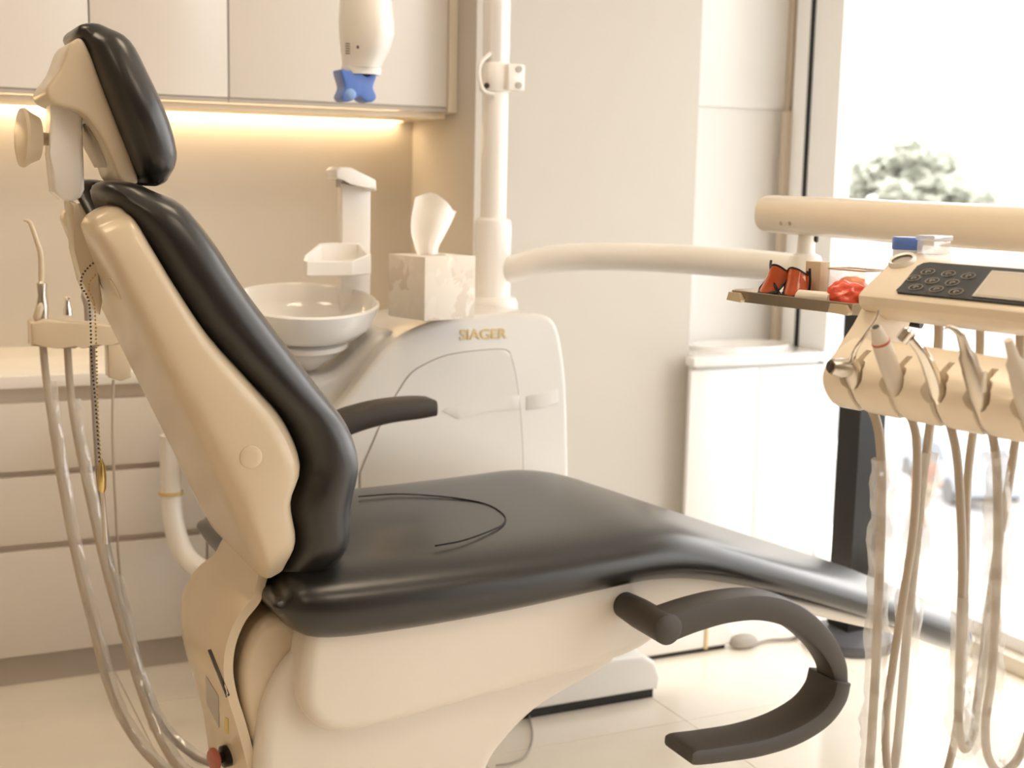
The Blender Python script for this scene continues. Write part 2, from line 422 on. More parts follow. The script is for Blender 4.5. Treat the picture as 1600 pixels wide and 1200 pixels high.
# leg rest shell
obj('leg_shell', pad([(Vector((x, 0, b-.030)), Vector((x, 0, b+.012)), w) for x, b, w in ((1.22, .520, .24), (1.42, .520, .24), (1.6, .476, .236), (1.8, .413, .225), (1.95, .365, .205))], YC, ny=6, nd=3, cap1=.5), BASEW, chair, 60)
# backrest: boundary pixel, front pixel, half-width, shell thickness
BK = [((443, 892), (500, 884), .215, .060), ((464, 852), (536, 842), .25, .080), ((458, 792), (543, 775), .262, .095), ((476, 735), (552, 712), .266, .105), ((450, 667), (535, 655), .264, .105),
      ((400, 610), (492, 598), .26, .098), ((330, 535), (432, 518), .25, .088), ((278, 460), (374, 440), .24, .078), ((238, 395), (330, 372), .23, .068), ((202, 345), (285, 318), .215, .058), ((164, 312), (236, 296), .19, .045)]
st = []; sh = []
L0 = Vector((.368, 0, 1.05)); NL = Vector((.911, 0, .413))
for b, f, w, th in BK:
    B = xz(atY(*b, YC-w)); F = xz(atY(*f, YC-w*.6)); st.append((B, F, w))
SHL = BK[:-2]+[((212, 352), 0, .215, 0), ((196, 333), 0, .19, 0)]
for k, (b, f, w, th) in enumerate(SHL):
    B = xz(atY(*b, YC-w)); th = max(.035, (B-L0).dot(NL)); sh.append((B-NL*th, B+NL*.012, w-.006))
def notch(bm, z0, z1, depth, wid):
    ax = Vector((-.41, 0, .91))
    for v in bm.verts:
        k = min(1, max(0, (v.co.z-z0)/(z1-z0))); k = k*k*(3-2*k)
        v.co -= ax*depth*k*math.exp(-((v.co.y-YC)/wid)**4)
    return bm
obj('backrest_cushion', notch(pad(st, YC, ny=4.2, nd=2.6, cap0=.6, cap1=.9, k=64), 1.10, 1.24, .075, .075), LEATHER, chair, 60)
shell = obj('backrest_shell', notch(pad(sh, YC, ny=6, nd=5, cap0=.3, cap1=.5, k=64), 1.0, 1.2, .12, .075), SHELL, chair, 60)
sb_ = surf(shell)
for px, py in ((180, 452), (392, 714)):
    p, n = hit(sb_, px, py)
    bm = bmesh.new(); add_lathe(bm, [(.018, -.004), (.018, .0006), (.0165, .0014), (.008, .0016)], 28, p, n)
    obj('screw_cap', bm, SHELL, shell)
# headrest
HK = [((128, 60), (160, 42), .095), ((138, 72), (198, 66), .118), ((152, 112), (228, 125), .135), ((176, 172), (252, 180), .145), ((196, 225), (268, 232), .14), ((212, 266), (266, 258), .132), ((222, 282), (258, 276), .112)]
obj('headrest_cushion', pad([(xz(atY(*b, YC-.12)), xz(atY(*f, YC-.03)), w) for b, f, w in HK], YC, ny=3.6, nd=2.3, cap0=.8, cap1=.45), LEATHER, chair, 60)
def xzs(pts, Y): return [(p.x, p.z) for p in (atY(*q, Y) for q in pts)]
hp = xzs([(128, 56), (116, 60), (106, 72), (101, 90), (94, 108), (84, 122), (73, 134), (69, 143), (72, 152), (79, 159), (90, 164), (104, 167), (122, 171), (136, 180), (150, 198), (163, 222), (174, 246), (180, 264), (184, 280), (194, 290), (208, 292), (219, 287), (214, 270), (203, 240), (188, 205), (170, 160), (155, 120), (142, 84)], YC-.09)
obj('headrest_shell', rprism(hp, YC-.09, YC+.09, .007, .007, 4), SHELL, chair, 50)
gp = xzs([(133, 182), (150, 203), (166, 236), (176, 262), (168, 262), (150, 228), (134, 196)], YC-.02)
obj('headrest_hinge', prism(gp, YC-.02, YC+.12, bev=.002), SHELLD, chair)
pp = xzs([(80, 160), (129, 168), (133, 296), (127, 309), (112, 316), (96, 312), (84, 300), (78, 240)], YC-.035)
post = obj('headrest_post', prism(pp, YC-.035, YC+.035, bev=.008, seg=3), WHITE, chair, 35)
kc = atY(64, 217, YC)
kb = bmesh.new(); add_lathe(kb, [(.010, -.03), (.0105, .004), (.034, .004), (.040, .016), (.047, .026), (.046, .031), (.035, .034), (.01, .0345)], 40, kc, (-1, -.12, .03))
obj('headrest_knob', kb, SHELL, chair, 35)
sp2 = xzs([(107, 312), (122, 318), (136, 360), (150, 405), (160, 470), (156, 492), (140, 470), (128, 440), (116, 390)], YC-.03)
obj('post_sleeve', prism(sp2, YC-.035, YC+.035, bev=.006), SHELL, chair, 35)
# seat base, pedestal and rear cover
bp = xzs([(480, 985), (474, 1040), (467, 1095), (475, 1125), (497, 1144), (530, 1150), (590, 1138), (700, 1107), (900, 1052), (985, 1026), (1015, 1010), (1045, 985), (1085, 958), (1140, 935), (1200, 925), (1215, 890), (1000, 862), (600, 897), (500, 940)], YC-.245)
obj('seat_base', rprism(bp, YC-.250, YC+.250, .026, .024), BASEW, chair, 50)
pe = xzs([(470, 1010), (436, 1050), (410, 1105), (400, 1200)], YC-.2)
pr = xzs([(760, 1200), (838, 1112), (985, 1030), (950, 960), (560, 960)], YC-.2)
prof = pe+[(.56, .04), (.60, .02), (.98, .02)]+pr
obj('pedestal', rprism(prof, YC-.2, YC+.2, .03), BASEW, chair, 50)
obj('floor_plate', box(.48, 1.16, YC-.22, YC+.22, 0, .03, bev=.008), WHITE, chair)
# inner hinge drum
dr = xzs([(490, 972), (455, 955), (412, 962), (384, 1005), (373, 1065), (384, 1130), (402, 1205), (470, 1205), (520, 1060)], YC-.17)
obj('hinge_drum', rprism(dr, YC-.17, YC+.17, .02), SHELL, chair, 50)
hk = xzs([(420, 880), (470, 900), (490, 950), (455, 985), (432, 952), (405, 938)], YC-.14)
obj('hinge_block', prism(hk, YC-.14, YC+.14, bev=.012, seg=3), RUBBER, chair, 35)
# rear cover: curved sheet swept across
rp = [Vector((x, 0, z)) for x, z in xzs([(424, 872), (414, 905), (404, 938), (381, 968), (366, 1005), (362, 1045), (369, 1085), (380, 1120), (391, 1160), (400, 1200), (408, 1260)], YC-.16)]
rp = catmull(rp, 4)
bm = bmesh.new(); rings = []
for i in range(13):
    u = -1+2*i/12
    inner = []; outer = []
    for j, p in enumerate(rp):
        gj = min(1, j/18); y = YC-.17+(u+1)*(.115+.055*gj); bul = -.022*(1-u*u)*gj
        a = rp[max(0, j-1)]; b = rp[min(len(rp)-1, j+1)]; tn = (b-a).normalized(); nn = Vector((tn.z, 0, -tn.x))
        if nn.x > 0: nn = -nn
        q = Vector((p.x+bul, y, p.z)); inner.append(q); outer.append(q+nn*.016)
    rings.append(outer+inner[::-1])
add_rings(bm, rings)
rear = obj('rear_cover', bm, SHELL, chair, 35)
rc_ = surf(rear)
obj('slot', decal(rc_, ((325, 1016), (330, 1014), (359, 1086), (354, 1090)), .0008, 8, 2), BLACKP, chair)
obj('rating_plate', decal(rc_, ((322, 1055), (342, 1088), (343, 1137), (323, 1098)), .0008), GREYM, chair)
obj('warning_sticker', decal(rc_, ((352, 1120), (357, 1123), (357, 1147), (352, 1144)), .0008), mat('dull_yellow', (.62, .48, .12), .5, .4), chair)
ec, en = hit(rc_, 357, 1180); ea = Vector((-1, -.22, -.02))
sb = obj('stop_button', lathe([(.019, -.01), (.019, .011), (.010, .013), (.010, .018)], 24, ec, ea), BLACKP, chair); sb['label'] = 'black collar of the stop button'
rb = obj('button_cap', lathe([(.010, .018), (.013, .022), (.020, .024), (.021, .029), (.017, .033), (.004, .035)], 28, ec, ea), mat('brick_red_plastic', (.36, .10, .06), .4, .5), sb, 35); rb['label'] = 'red mushroom button'
# near swivel armrest
def ribbon(path, half_w, y0, y1, bev=.006, sub=6):
    """flat bar following a path in xz, half_w in plane, from y0 to y1"""
    P = catmull([Vector((x, 0, z)) for x, z in path], sub); W_ = catmull([Vector((w, 0, 0)) for w in half_w], sub); rings = []
    for j, p in enumerate(P):
        a = P[max(0, j-1)]; b = P[min(len(P)-1, j+1)]; tn = (b-a).normalized(); nn = Vector((-tn.z, 0, tn.x)); w = W_[j].x
        c = min(bev, w*.6)
        ring = []
        for sx, sy in ((-1, -1), (1, -1), (1, 1), (-1, 1)):
            yy = y0 if sy < 0 else y1
            pts = [(sx*(w-c), yy), (sx*w, yy-sy*c)]
            mid = (sx*(w-c*.3), yy-sy*c*.3)
            seq = [pts[0], mid, pts[1]] if sx*sy < 0 else [pts[1], mid, pts[0]]
            ring += [Vector((p.x+nn.x*q, y, p.z+nn.z*q)) for q, y in seq]
        rings.append(ring)
    return add_rings(bmesh.new(), rings)
YA = 1.90
up_path = xzs([(1046, 984), (1090, 968), (1140, 955), (1195, 951), (1245, 965), (1288, 1000), (1312, 1040), (1317, 1074)], YA)
arm = obj('armrest', ribbon(up_path, [.027, .026, .025, .0245, .024, .022, .019, .0165], YA, YA+.058, .008), RUBBER, chair, 35)
arm['label'] = 'near curved armrest swung down at the front'
obj('armrest_hub', lathe([(.020, 0), (.0275, .004), (.0275, .10), (.024, .16)], 36, (up_path[0][0]-.002, YA-.004, up_path[0][1]), (0, 1, 0)), RUBBER, chair, 35)
lo_path = xzs([(1320, 1068), (1312, 1096), (1288, 1126), (1245, 1152), (1190, 1170), (1130, 1180), (1097, 1184), (1087, 1184.5), (1081, 1185)], YA-.012)
ap = obj('armrest_pad', ribbon(lo_path, [.019, .0195, .0195, .019, .018, .017, .0165, .0145, .0095], YA-.014, YA+.078, .010), RUBBER, arm, 35)
# far armrest
fp = xzs([(505, 690), (528, 674), (560, 660), (610, 647), (660, 641), (684, 639)], 2.62)
fa = obj('armrest', ribbon(fp, [.024, .024, .0235, .0225, .021, .017], 2.62, 2.70, .012), RUBBER, chair, 35)
fa['label'] = 'far armrest beside the backrest'
obj('armrest_bracket', tube([(.86, 2.66, .735), (.83, 2.65, .68), (.81, 2.60, .62), (.80, 2.50, .58)], .022, 12, 6), RUBBER, chair)

# ------------------------------------------------------------------ water unit with spittoon
YU = 2.87
unit = empty('water_unit', (1.2, 3.05, 0), label='white dental water unit cabinet with spittoon bowl beyond the chair', cat='water unit')
up = xzs([(500, 668), (535, 632), (570, 585), (602, 545), (640, 517), (690, 500), (760, 491), (845, 490), (868, 500), (878, 535), (886, 600), (889, 700), (890, 760)], YU)
up = smooth2d(up, 5, closed=False)
prof = up+[(1.54, .02), (.95, .02), (.90, .40), (.86, .62)]
obj('body', rprism(prof, YU, YU+.33, .014, .016), UNITW, unit, 50)
dp = smooth2d(xzs([(618, 616), (640, 584), (668, 566), (700, 554), (745, 547), (785, 545), (797, 550)], YU), 5, closed=False)
dq = smooth2d(xzs([(797, 550), (806, 585), (813, 640), (817, 700), (818, 760)], YU), 5, closed=False)
dprof = dp+dq[1:]+[(1.40, .12), (1.0, .12)]+xzs([(560, 740), (590, 670)], YU)
obj('door_gap', prism(dprof, YU-.0006, YU+.02), mat('grey_gap', (.30, .25, .20), .8, .2), unit)
cx = sum(p[0] for p in dprof)/len(dprof); cz = sum(p[1] for p in dprof)/len(dprof)
ip = [(cx+(x-cx)*.984, cz+(z-cz)*.986) for x, z in dprof]
obj('door', prism(ip, YU-.0016, YU+.02, bev=.0012), UNITW, unit, 35)
# relief band on door and body
b1 = xzs([(690, 642), (735, 626), (780, 620), (812, 618)], YU-.004); b2 = xzs([(812, 640), (770, 642), (735, 650), (715, 655)], YU-.004)
obj('relief_band', prism(smooth2d(b1, 4, False)+smooth2d(b2, 4, False), YU-.0030, YU, bev=.0014), UNITW, unit, 35)
b3 = xzs([(822, 619), (850, 613), (872, 607)], YU); b4 = xzs([(873, 630), (850, 636), (822, 641)], YU)
obj('relief_band', prism(b3+b4, YU-.0014, YU+.01, bev=.0012), UNITW, unit, 35)
# gold lettering
cu = D.curves.new('lettering', 'FONT'); cu.body = 'SIAGER'; cu.size = .034; cu.extrude = .0008; cu.offset = .0006; cu.align_x = 'LEFT'
to = D.objects.new('tmp', cu); COL.objects.link(to); bpy.context.view_layer.update()
me = D.meshes.new_from_object(to.evaluated_get(bpy.context.evaluated_depsgraph_get())); D.objects.remove(to)
xs_ = [v.co.x for v in me.vertices]; sx = .122/(max(xs_)-min(xs_)); mn = min(xs_)
pL = atY(718, 530, YU)
me.transform(Matrix.Translation((pL.x, YU-.0014, pL.z-.001)) @ Matrix.Rotation(math.radians(90), 4, 'X') @ Matrix.Diagonal((sx, 1, 1, 1)) @ Matrix.Translation((-mn, 0, 0)))
me.materials.append(GOLD); lt = D.objects.new('lettering', me); COL.objects.link(lt); lt.parent = unit; lt.matrix_parent_inverse = inv(unit)
# bowl shelf and bowl
obj('bowl_shelf', rprism([(.62, .60), (.65, .74), (.72, .812), (.84, .825), (.95, .830), (1.01, .88), (1.05, .925), (1.12, .93), (1.14, .80), (1.1, .60)], YU+.05, YU+.40, .025, .02), UNITW, unit, 50)
bc = Vector((.905, 3.0, 0)); R0 = .172
prof = [(.05, .913), (.098, .914), (.132, .926), (.156, .950), (.169, .978), (R0, .997), (.166, 1.001), (.162, .997), (.153, .962), (.126, .936), (.085, .923), (.02, .919)]
BAX = Vector((-.02, -.15, .98)).normalized(); b_o = Vector((bc.x, bc.y, .90))-BAX*.90
bw = bmesh.new(); add_lathe(bw, prof, 56, b_o, BAX); bowl = obj('bowl', bw, CERAM, unit, 50)
obj('bowl_base', lathe([(.03, .835), (.045, .845), (.075, .872), (.096, .893), (.103, .895), (.104, .907), (.05, .914)], 48, b_o, BAX), WHITE, unit, 40)
# cup filler column, arm and cup tray
YF = 3.06
colp = xzs([(536, 287), (579, 297), (580, 450), (580, 520), (535, 520)], YF)
fcol = [(.985, .93), (1.065, .93), (1.065, 1.247), (1.055, 1.275), (.985, 1.275)]
pF = lambda x, y: (lambda p: (p.x, p.z))(atY(x, y, YF))
x0 = pF(534, 400)[0]; x1 = pF(579, 400)[0]
zt = pF(578, 292)[1]
obj('filler_column', prism([(x0, .90), (x1, .90), (x1, zt), (x0, zt+.006)], YF, YF+.035, bev=.004, seg=3), WHITE, unit, 35)
hd = [pF(515, 266), pF(522, 261), pF(540, 262), pF(578, 281), pF(579, 298), pF(560, 292), pF(538, 283), pF(528, 281), pF(516, 279)]
fhead = obj('filler_head', prism(hd, YF-.045, YF+.035, bev=.006, seg=3), WHITE, unit, 35)
pn = atY(529, 283, YF-.02); obj('nozzle', lathe([(.006, -.012), (.006, .006)], 16, (pn.x, YF-.02, pn.z-.002)), GREYM, fhead)
# cup tray: eight-sided pan whose side rails rise towards the column
tx0, tx1 = pF(452, 410)[0], pF(563, 410)[0]; tz0 = pF(500, 428)[1]; wd = tx1-tx0
ol = [(0, -.115), (.03, -.125), (.64, -.125), (1.0, -.075), (1.0, .0), (.62, .005), (.42, .0), (.06, -.085)]
def pan(k, z, rise): 
    cxm, cym = .55, -.062
    return [Vector((tx0+wd*(cxm+(x-cxm)*k), YF+cym+(y-cym)*k, z+rise*(y+.125)/.125)) for x, y in ol]
R_ = [pan(.86, tz0+.002, 0), pan(1.0, tz0+.006, 0), pan(1.0, tz0+.036, .034), pan(.97, tz0+.038, .034), pan(.88, tz0+.036, .034), pan(.84, tz0+.022, .012)]
obj('cup_tray', add_rings(bmesh.new(), R_), WHITE, unit, 25)
# waste pipe
wpipe = obj('waste_pipe', tube([atY(266, 680, 3.0), atY(267, 760, 3.0), atY(272, 820, 2.98), atY(288, 865, 2.95), atY(318, 892, 2.9), atY(370, 905, 2.87)], .0235, 16, 8), WHITE, unit)
obj('pipe_ring', lathe([(.0235, -.004), (.0275, -.004), (.0275, .005), (.0235, .005)], 24, atY(267, 770, 3.0)), GOLD, wpipe)
obj('pipe_bracket', box(.62, .95, 2.98, 3.04, .63, .68, bev=.008), WHITE, unit)

# lamp post standing on the unit
PX, PY = 1.425, 3.09
post_ = empty('lamp_post', (PX, PY, .95), label='white lamp post with clamp standing on the water unit', cat='post')
obj('base_collar', lathe([(.066, .955), (.066, .972), (.060, .985), (.05, .988)], 40, (PX, PY, 0)), WHITE, post_)
obj('sleeve', lathe([(.047, .975), (.047, 1.02), (.044, 1.03), (.046, 1.06), (.047, 1.165), (.044, 1.180), (.033, 1.186)], 40, (PX, PY, 0)), WHITE, post_)
obj('pole', lathe([(.0325, 1.17), (.0325, 2.3), (.03, 2.31)], 40, (PX, PY, 0)), WHITE, post_)
obj('clamp', lathe([(.036, 1.495), (.040, 1.50), (.040, 1.56), (.036, 1.565)], 32, (PX, PY, 0)), WHITE, post_)
cblk = obj('clamp_block', box(PX+.008, PX+.055, PY-.055, PY+.01, 1.497, 1.562, bev=.006), WHITE, post_)
obj('cable_loop', tube([(PX-.030, PY-.03, 1.585), (PX-.055, PY-.03, 1.56), (PX-.058, PY-.03, 1.525), (PX-.045, PY-.03, 1.495), (PX-.02, PY-.035, 1.487)], .005, 8, 6), WHITE, post_)
for dz in (.013, .052):
    obj('screw', lathe([(.008, 0), (.008, .004), (.004, .004)], 16, (PX+.036, PY-.055, 1.497+dz), (0, -1, 0)), GREYM, cblk)
obj('screw', lathe([(.007, 0), (.007, .004)], 16, (PX-.034, PY-.022, 1.508), (-.6, -1, 0)), DKGAP, post_)
obj('screw', lathe([(.009, 0), (.009, .004)], 16, (PX+.055, PY-.02, 1.53), (1, 0, 0)), DKGAP, cblk)
obj('film_wrap', tube([(PX, PY, 1.565), (PX, PY, 1.75), (PX+.002, PY, 2.0)], lambda t_: .0345+.0025*noise.noise(Vector((t_*30, 0, 0))), 20, 12), FILM, post_)
obj('lamp_arm', tube([(PX, PY, 2.28), (PX-.1, PY-.02, 2.33), (PX-.32, PY-.1, 2.30), (1.01, 2.9, 2.1), (1.01, 2.9, 1.78)], .018, 14, 10), WHITE, post_)

# dental lamp head
YL = 2.90
lamp = empty('dental_lamp', (1.01, YL, 1.45), label='white dental lamp head with blue handle hanging before the cabinets', cat='lamp')
LC = [(1.018, 1.80, .030, .03), (1.018, 1.74, .048, .05), (1.018, 1.68, .055, .075), (1.020, 1.62, .060, .085), (1.021, 1.59, .0600, .085), (1.018, 1.56, .055, .075), (1.013, 1.535, .047, .06), (1.009, 1.518, .043, .052)]
rings = []
for x, z, rx, ry in LC:
    rings.append([Vector((x+rx*math.copysign(abs(math.cos(a))**1.15, math.cos(a)), YL+ry*math.copysign(abs(math.sin(a))**1.15, math.sin(a)), z)) for a in [2*math.pi*k/28 for k in range(28)]])
lb_ = add_rings(bmesh.new(), rings); bmesh.ops.subdivide_edges(lb_, edges=[e for e in lb_.edges if abs(e.verts[0].co.z-e.verts[1].co.z) > .005], cuts=2, smooth=.6)
lbody = obj('lamp_body', lb_, WHITE, lamp, 60)
obj('lamp_neck', lathe([(.043, 1.504), (.045, 1.512), (.044, 1.522)], 28, (1.009, YL, 0)), WHITE, lamp)
def prism_at(pts, y0, y1, **k): return prism(xzs(pts, y0), y0, y1, **k)
lbv = surf([o for o in lamp.children if o.name.startswith('lamp_body')][0])
for k in range(5): obj('vent_slat', decal(lbv, ((540, 67+k*3.8), (547, 67.4+k*3.8), (547, 69.2+k*3.8), (540, 68.8+k*3.8)), .0005, 2, 2), mat('taupe_plastic', (.22, .17, .11), .6, .3), lbody)
obj('indicator', decal(lbv, ((557.5, 71), (561, 71.5), (561, 76), (557.5, 75.5)), .0005, 2, 2), DKGAP, lbody)
bl = bmesh.new()
bl = rprism(xzs([(532, 107), (544, 110), (556, 109), (566, 115), (574, 121), (582, 115), (590, 107), (589, 119), (585, 130), (583, 138), (588, 147), (589, 154), (583, 160), (572, 159), (565, 153), (560, 149), (555, 155), (546, 159), (536, 157), (533, 151), (537, 143), (540, 136), (537, 126), (534, 117)], YL-.03), YL-.03, YL+.03, .004, .0040, 4)
hnd = obj('handle', bl, BLUE, lamp, 50)
obj('handle_grip', lathe([(.004, 0), (.010, .0015), (.0125, .004), (.0125, .012)], 20, atY(549, 147, YL-.034), (0, 1, 0)), mat('light_blue_plastic', (.22, .36, .68), .4, .5), hnd)

# ------------------------------------------------------------------ delivery arm: curved arm, joint and upper arm
dv = empty('swivel_arm_assembly', (PX, PY, 1.07), label='white swivel arm reaching from the lamp post to the delivery unit', cat='arm')
JX = Vector((1.735, 2.30, 0))
lo = [atY(782, 424, 3.09), atY(812, 417, 3.04), atY(860, 405, 2.98), atY(950, 401, 2.86), atY(1050, 404, 2.72), atY(1150, 411, 2.55), atY(1235, 419, 2.38), atY(1268, 422, 2.32)]
obj('curved_arm', tube(lo, [.030, .034, .034, .034, .034, .034, .033, .028], 24, 8), WHITE, dv, 50)
a0 = CAMP+ray(1207, 334)*2.80; a1 = CAMP+ray(1600, 359)*2.15; ad = (a1-a0).normalized()
J = a0+ad*.125
obj('pivot', lathe([(.033, -.095), (.034, -.07), (.030, -.058), (.018, -.052), (.0165, -.0)], 28, (J.x, J.y, J.z-.022)), WHITE, dv)
obj('pivot_screw', lathe([(.007, 0), (.007, .006)], 12, (J.x+.011, J.y-.012, J.z-.045), (.6, -.8, 0)), DKGAP, dv)
ua = bmesh.new()
end = a0+ad*1.18
sidev = ad.cross(Vector((0, 0, 1))).normalized(); upn = sidev.cross(ad).normalized(); rings = []
for s_, k in ((-.002, .93), (.0, .97), (.003, 1), (1.17, 1), (1.18, .9)):
    c = a0+ad*s_
    rings.append([c+sidev*.045*k*math.copysign(abs(math.cos(a))**.75, math.cos(a))+upn*.0385*k*math.copysign(abs(math.sin(a))**.75, math.sin(a)) for a in [2*math.pi*i/36 for i in range(36)]])
add_rings(ua, rings); obj('upper_arm', ua, SHELLU, dv, 50)
e_ = a0+ad*1.12
obj('support_neck', tube([e_+Vector((0, 0, -.02)), e_+Vector((-.04, .0, -.06)), e_+Vector((-.14, -.02, -.085)), e_+Vector((-.26, -.03, -.09))], .030, 18, 8), SHELLU, dv)
ub_ = surf([o for o in dv.children if o.name.startswith('upper_arm')][0])
for i in (0, 1):
    p, n = hit(ub_, 1220+14*i, 349)
    obj('screw', lathe([(.0045, -.002), (.0045, .0006), (.002, .0006)], 12, p, n), GREYM, [o for o in dv.children if o.name.startswith('upper_arm')][0])

# ------------------------------------------------------------------ delivery unit (local frame: x along the console toward the right, y away, z up)
O = CAMP+ray(1352, 470)*1.75
RZ = math.radians(-81.2); E1 = Vector((math.cos(RZ), math.sin(RZ), 0)); E2 = Vector((-math.sin(RZ), math.cos(RZ), 0))
def toloc(p): q = p-O; return Vector((q.dot(E1), q.dot(E2), q.z))
def lY(px, py, y): d = ray(px, py); k = ((O-CAMP).dot(E2)+y)/d.dot(E2); return toloc(CAMP+d*k)
def lZ(px, py, z): d = ray(px, py); return toloc(CAMP+d*((O.z+z-CAM_H)/d.z))
TH = math.radians(25); NP = E2*(-math.sin(TH))+Vector((0, 0, math.cos(TH)))
def lP(px, py, c=.02): d = ray(px, py); k = (c+(O-CAMP).dot(NP))/d.dot(NP); return toloc(CAMP+d*k)
du = empty('delivery_unit', O, RZ, label='cream dental delivery unit with control panel and handpiece holders', cat='delivery unit')
def dobj(name, bm, m, angle=35, parent=du): return obj(name, bm, m, parent, angle, local=True)
cp = [(-.012, -.010), (-.019, -.003), (-.020, .008), (-.015, .0145), (.062, .0505), (.072, .054), (.19, .066), (.20, .06), (.20, .0), (.06, -.028), (.01, -.022)]
bm = prism(cp, .004, .56, plane='yz', bev=.004, seg=2)
for v in bm.verts:
    if v.co.x < .05 and v.co.y > .0: v.co.x -= .26*min(v.co.y, .065)+.95*min(.055, max(0, v.co.y-.065))
dobj('console', bm, SHELLU)
cons_pts = [lP(*p, .0212) for p in ((1398, 456), (1399, 461), (1600, 482), (1600, 425), (1450, 411), (1438, 412), (1425, 420), (1408, 440))]
def panel_prism(pts, c0, c1, parent_name, m, bev=0, parent=None):
    nl = Vector((0, -math.sin(TH), math.cos(TH))); bm = bmesh.new()
    A = [bm.verts.new(p+nl*(c0)) for p in pts]; B = [bm.verts.new(p+nl*c1) for p in pts]; n = len(A)
    bm.faces.new(A[::-1]); top = bm.faces.new(B)
    for i in range(n): bm.faces.new((A[i], A[(i+1) % n], B[(i+1) % n], B[i]))
    if bev: bmesh.ops.bevel(bm, geom=list(top.edges), offset=bev, segments=2, affect='EDGES')
    return dobj(parent_name, bm, m, parent=parent or du)
front_l, back_l = lP(1397, 458), lP(1442, 411)
vdir = Vector((0, math.cos(TH), math.sin(TH)))
def pp_(s, v): return Vector((s, front_l.y, front_l.z))+vdir*v
depth = (back_l-front_l).dot(vdir)
kp = [pp_(front_l.x+.006, .0), pp_(.56, .0), pp_(.56, depth), pp_(back_l.x+.012, depth), pp_(back_l.x+.004, depth*.96), pp_(back_l.x+.001, depth*.85), pp_(front_l.x-.002, depth*.2), pp_(front_l.x, depth*.06)]
panel = panel_prism(kp, -.002, .0022, 'key_panel', BLACKP); panel['label'] = 'black touch key panel'
nl = Vector((0, -math.sin(TH), math.cos(TH)))
ICON = mat('grey_print', (.42, .38, .33), .5, .4)
for px, py in ((1450, 425), (1482, 428), (1513, 431.6), (1427.5, 435), (1456.6, 439), (1488, 442), (1431, 449), (1463, 452), (1494, 456)):
    c = lP(px, py, .0225); u_ = Vector((1, 0, 0)); bm = bmesh.new()
    ring = [c+nl*.0005+u_*.0095*math.cos(a)+vdir*.0078*math.sin(a) for a in [math.pi/8+2*math.pi*i/8 for i in range(9)]]
    add_tube(bm, ring, .0005, 5, 1, smooth=False)
    add_tube(bm, [c+nl*.0005+u_*.003*math.cos(a)+vdir*.003*math.sin(a) for a in [i*.7 for i in range(8)]], .0006, 5, 1, smooth=False)
    add_tube(bm, [c+nl*.0005-u_*.002, c+nl*.0005+u_*.002], .0006, 5, 1, smooth=False)
    dobj('key', bm, ICON, parent=panel)
s0 = lP(1522, 467).x; s1 = lP(1545, 433).x
fr = [pp_(s0-.003, .006), pp_(.44, .006), pp_(.44, depth-.011), pp_(s1-.003, depth-.011)]
panel_prism(fr, .0, .0034, 'screen_frame', METAL, 0, panel)
fr = [pp_(s0, .009), pp_(.437, .009), pp_(.437, depth-.014), pp_(s1, depth-.014)]
scn = panel_prism(fr, .0, .0038, 'screen', SCREEN, 0, panel); scn['label'] = 'grey display'
# cup ring
rc = lP(1410, 408, .0215)
bm = bmesh.new(); add_lathe(bm, [(.0135, -.006), (.0175, -.006), (.0185, 0), (.0172, .0045), (.0135, .003)], 32, rc, nl, cap=False); dobj('cup_ring', bm, WHITE)
dobj('cup_well', lathe([(.013, 0), (.013, .002)], 24, rc-nl*.002, nl), GREYM)
# bracket at the far end
brp = smooth2d([(.012, .008), (.062, .004), (.060, -.026), (.045, -.058), (.030, -.100), (.000, -.138), (-.028, -.126), (-.054, -.106), (-.060, -.083), (-.047, -.060), (-.020, -.030)], 4)
dobj('side_bracket', prism(brp, .000, .026, plane='yz', bev=.005, seg=3), SHELLU)
# holder bar with scallops
barp = smooth2d([(-.030, -.044), (-.058, -.049), (-.088, -.070), (-.098, -.090), (-.090, -.112), (-.066, -.131), (-.034, -.126), (-.012, -.105), (-.014, -.062)], 5)
bar = dobj('holder_bar', prism(barp, .024, .56, plane='yz', bev=.004, seg=2), SHELLU)
HS_ = [.068, .131, .192, .251, .312, .373, .434]
axis = Vector((0, -.050, .085)).normalized()
cuts = []
for s in HS_:
    b0 = Vector((s, -.068, -.112))
    c = dobj('cut', lathe([(.0135, -.05), (.0135, .12)], 28, b0, axis), SHELLU); c.parent = None; cuts.append(c)
    c = dobj('cut', box(s-.0045, s+.0045, -.2, -.066, -.16, -.04), SHELLU); c.parent = None; cuts.append(c)
    c = dobj('cut', lathe([(.004, -.004), (.013, .002), (.018, .010), (.018, .06)], 28, b0+axis*.018+Vector((0, -.016, 0)), axis), SHELLU); c.parent = None; cuts.append(c)
bar.parent = None
boolean(bar, cuts); bar.parent = du
# underside beam and rear support of the console
dobj('rear_support', box(.40, .56, .03, .19, -.14, .0, bev=.01), SHELLU)

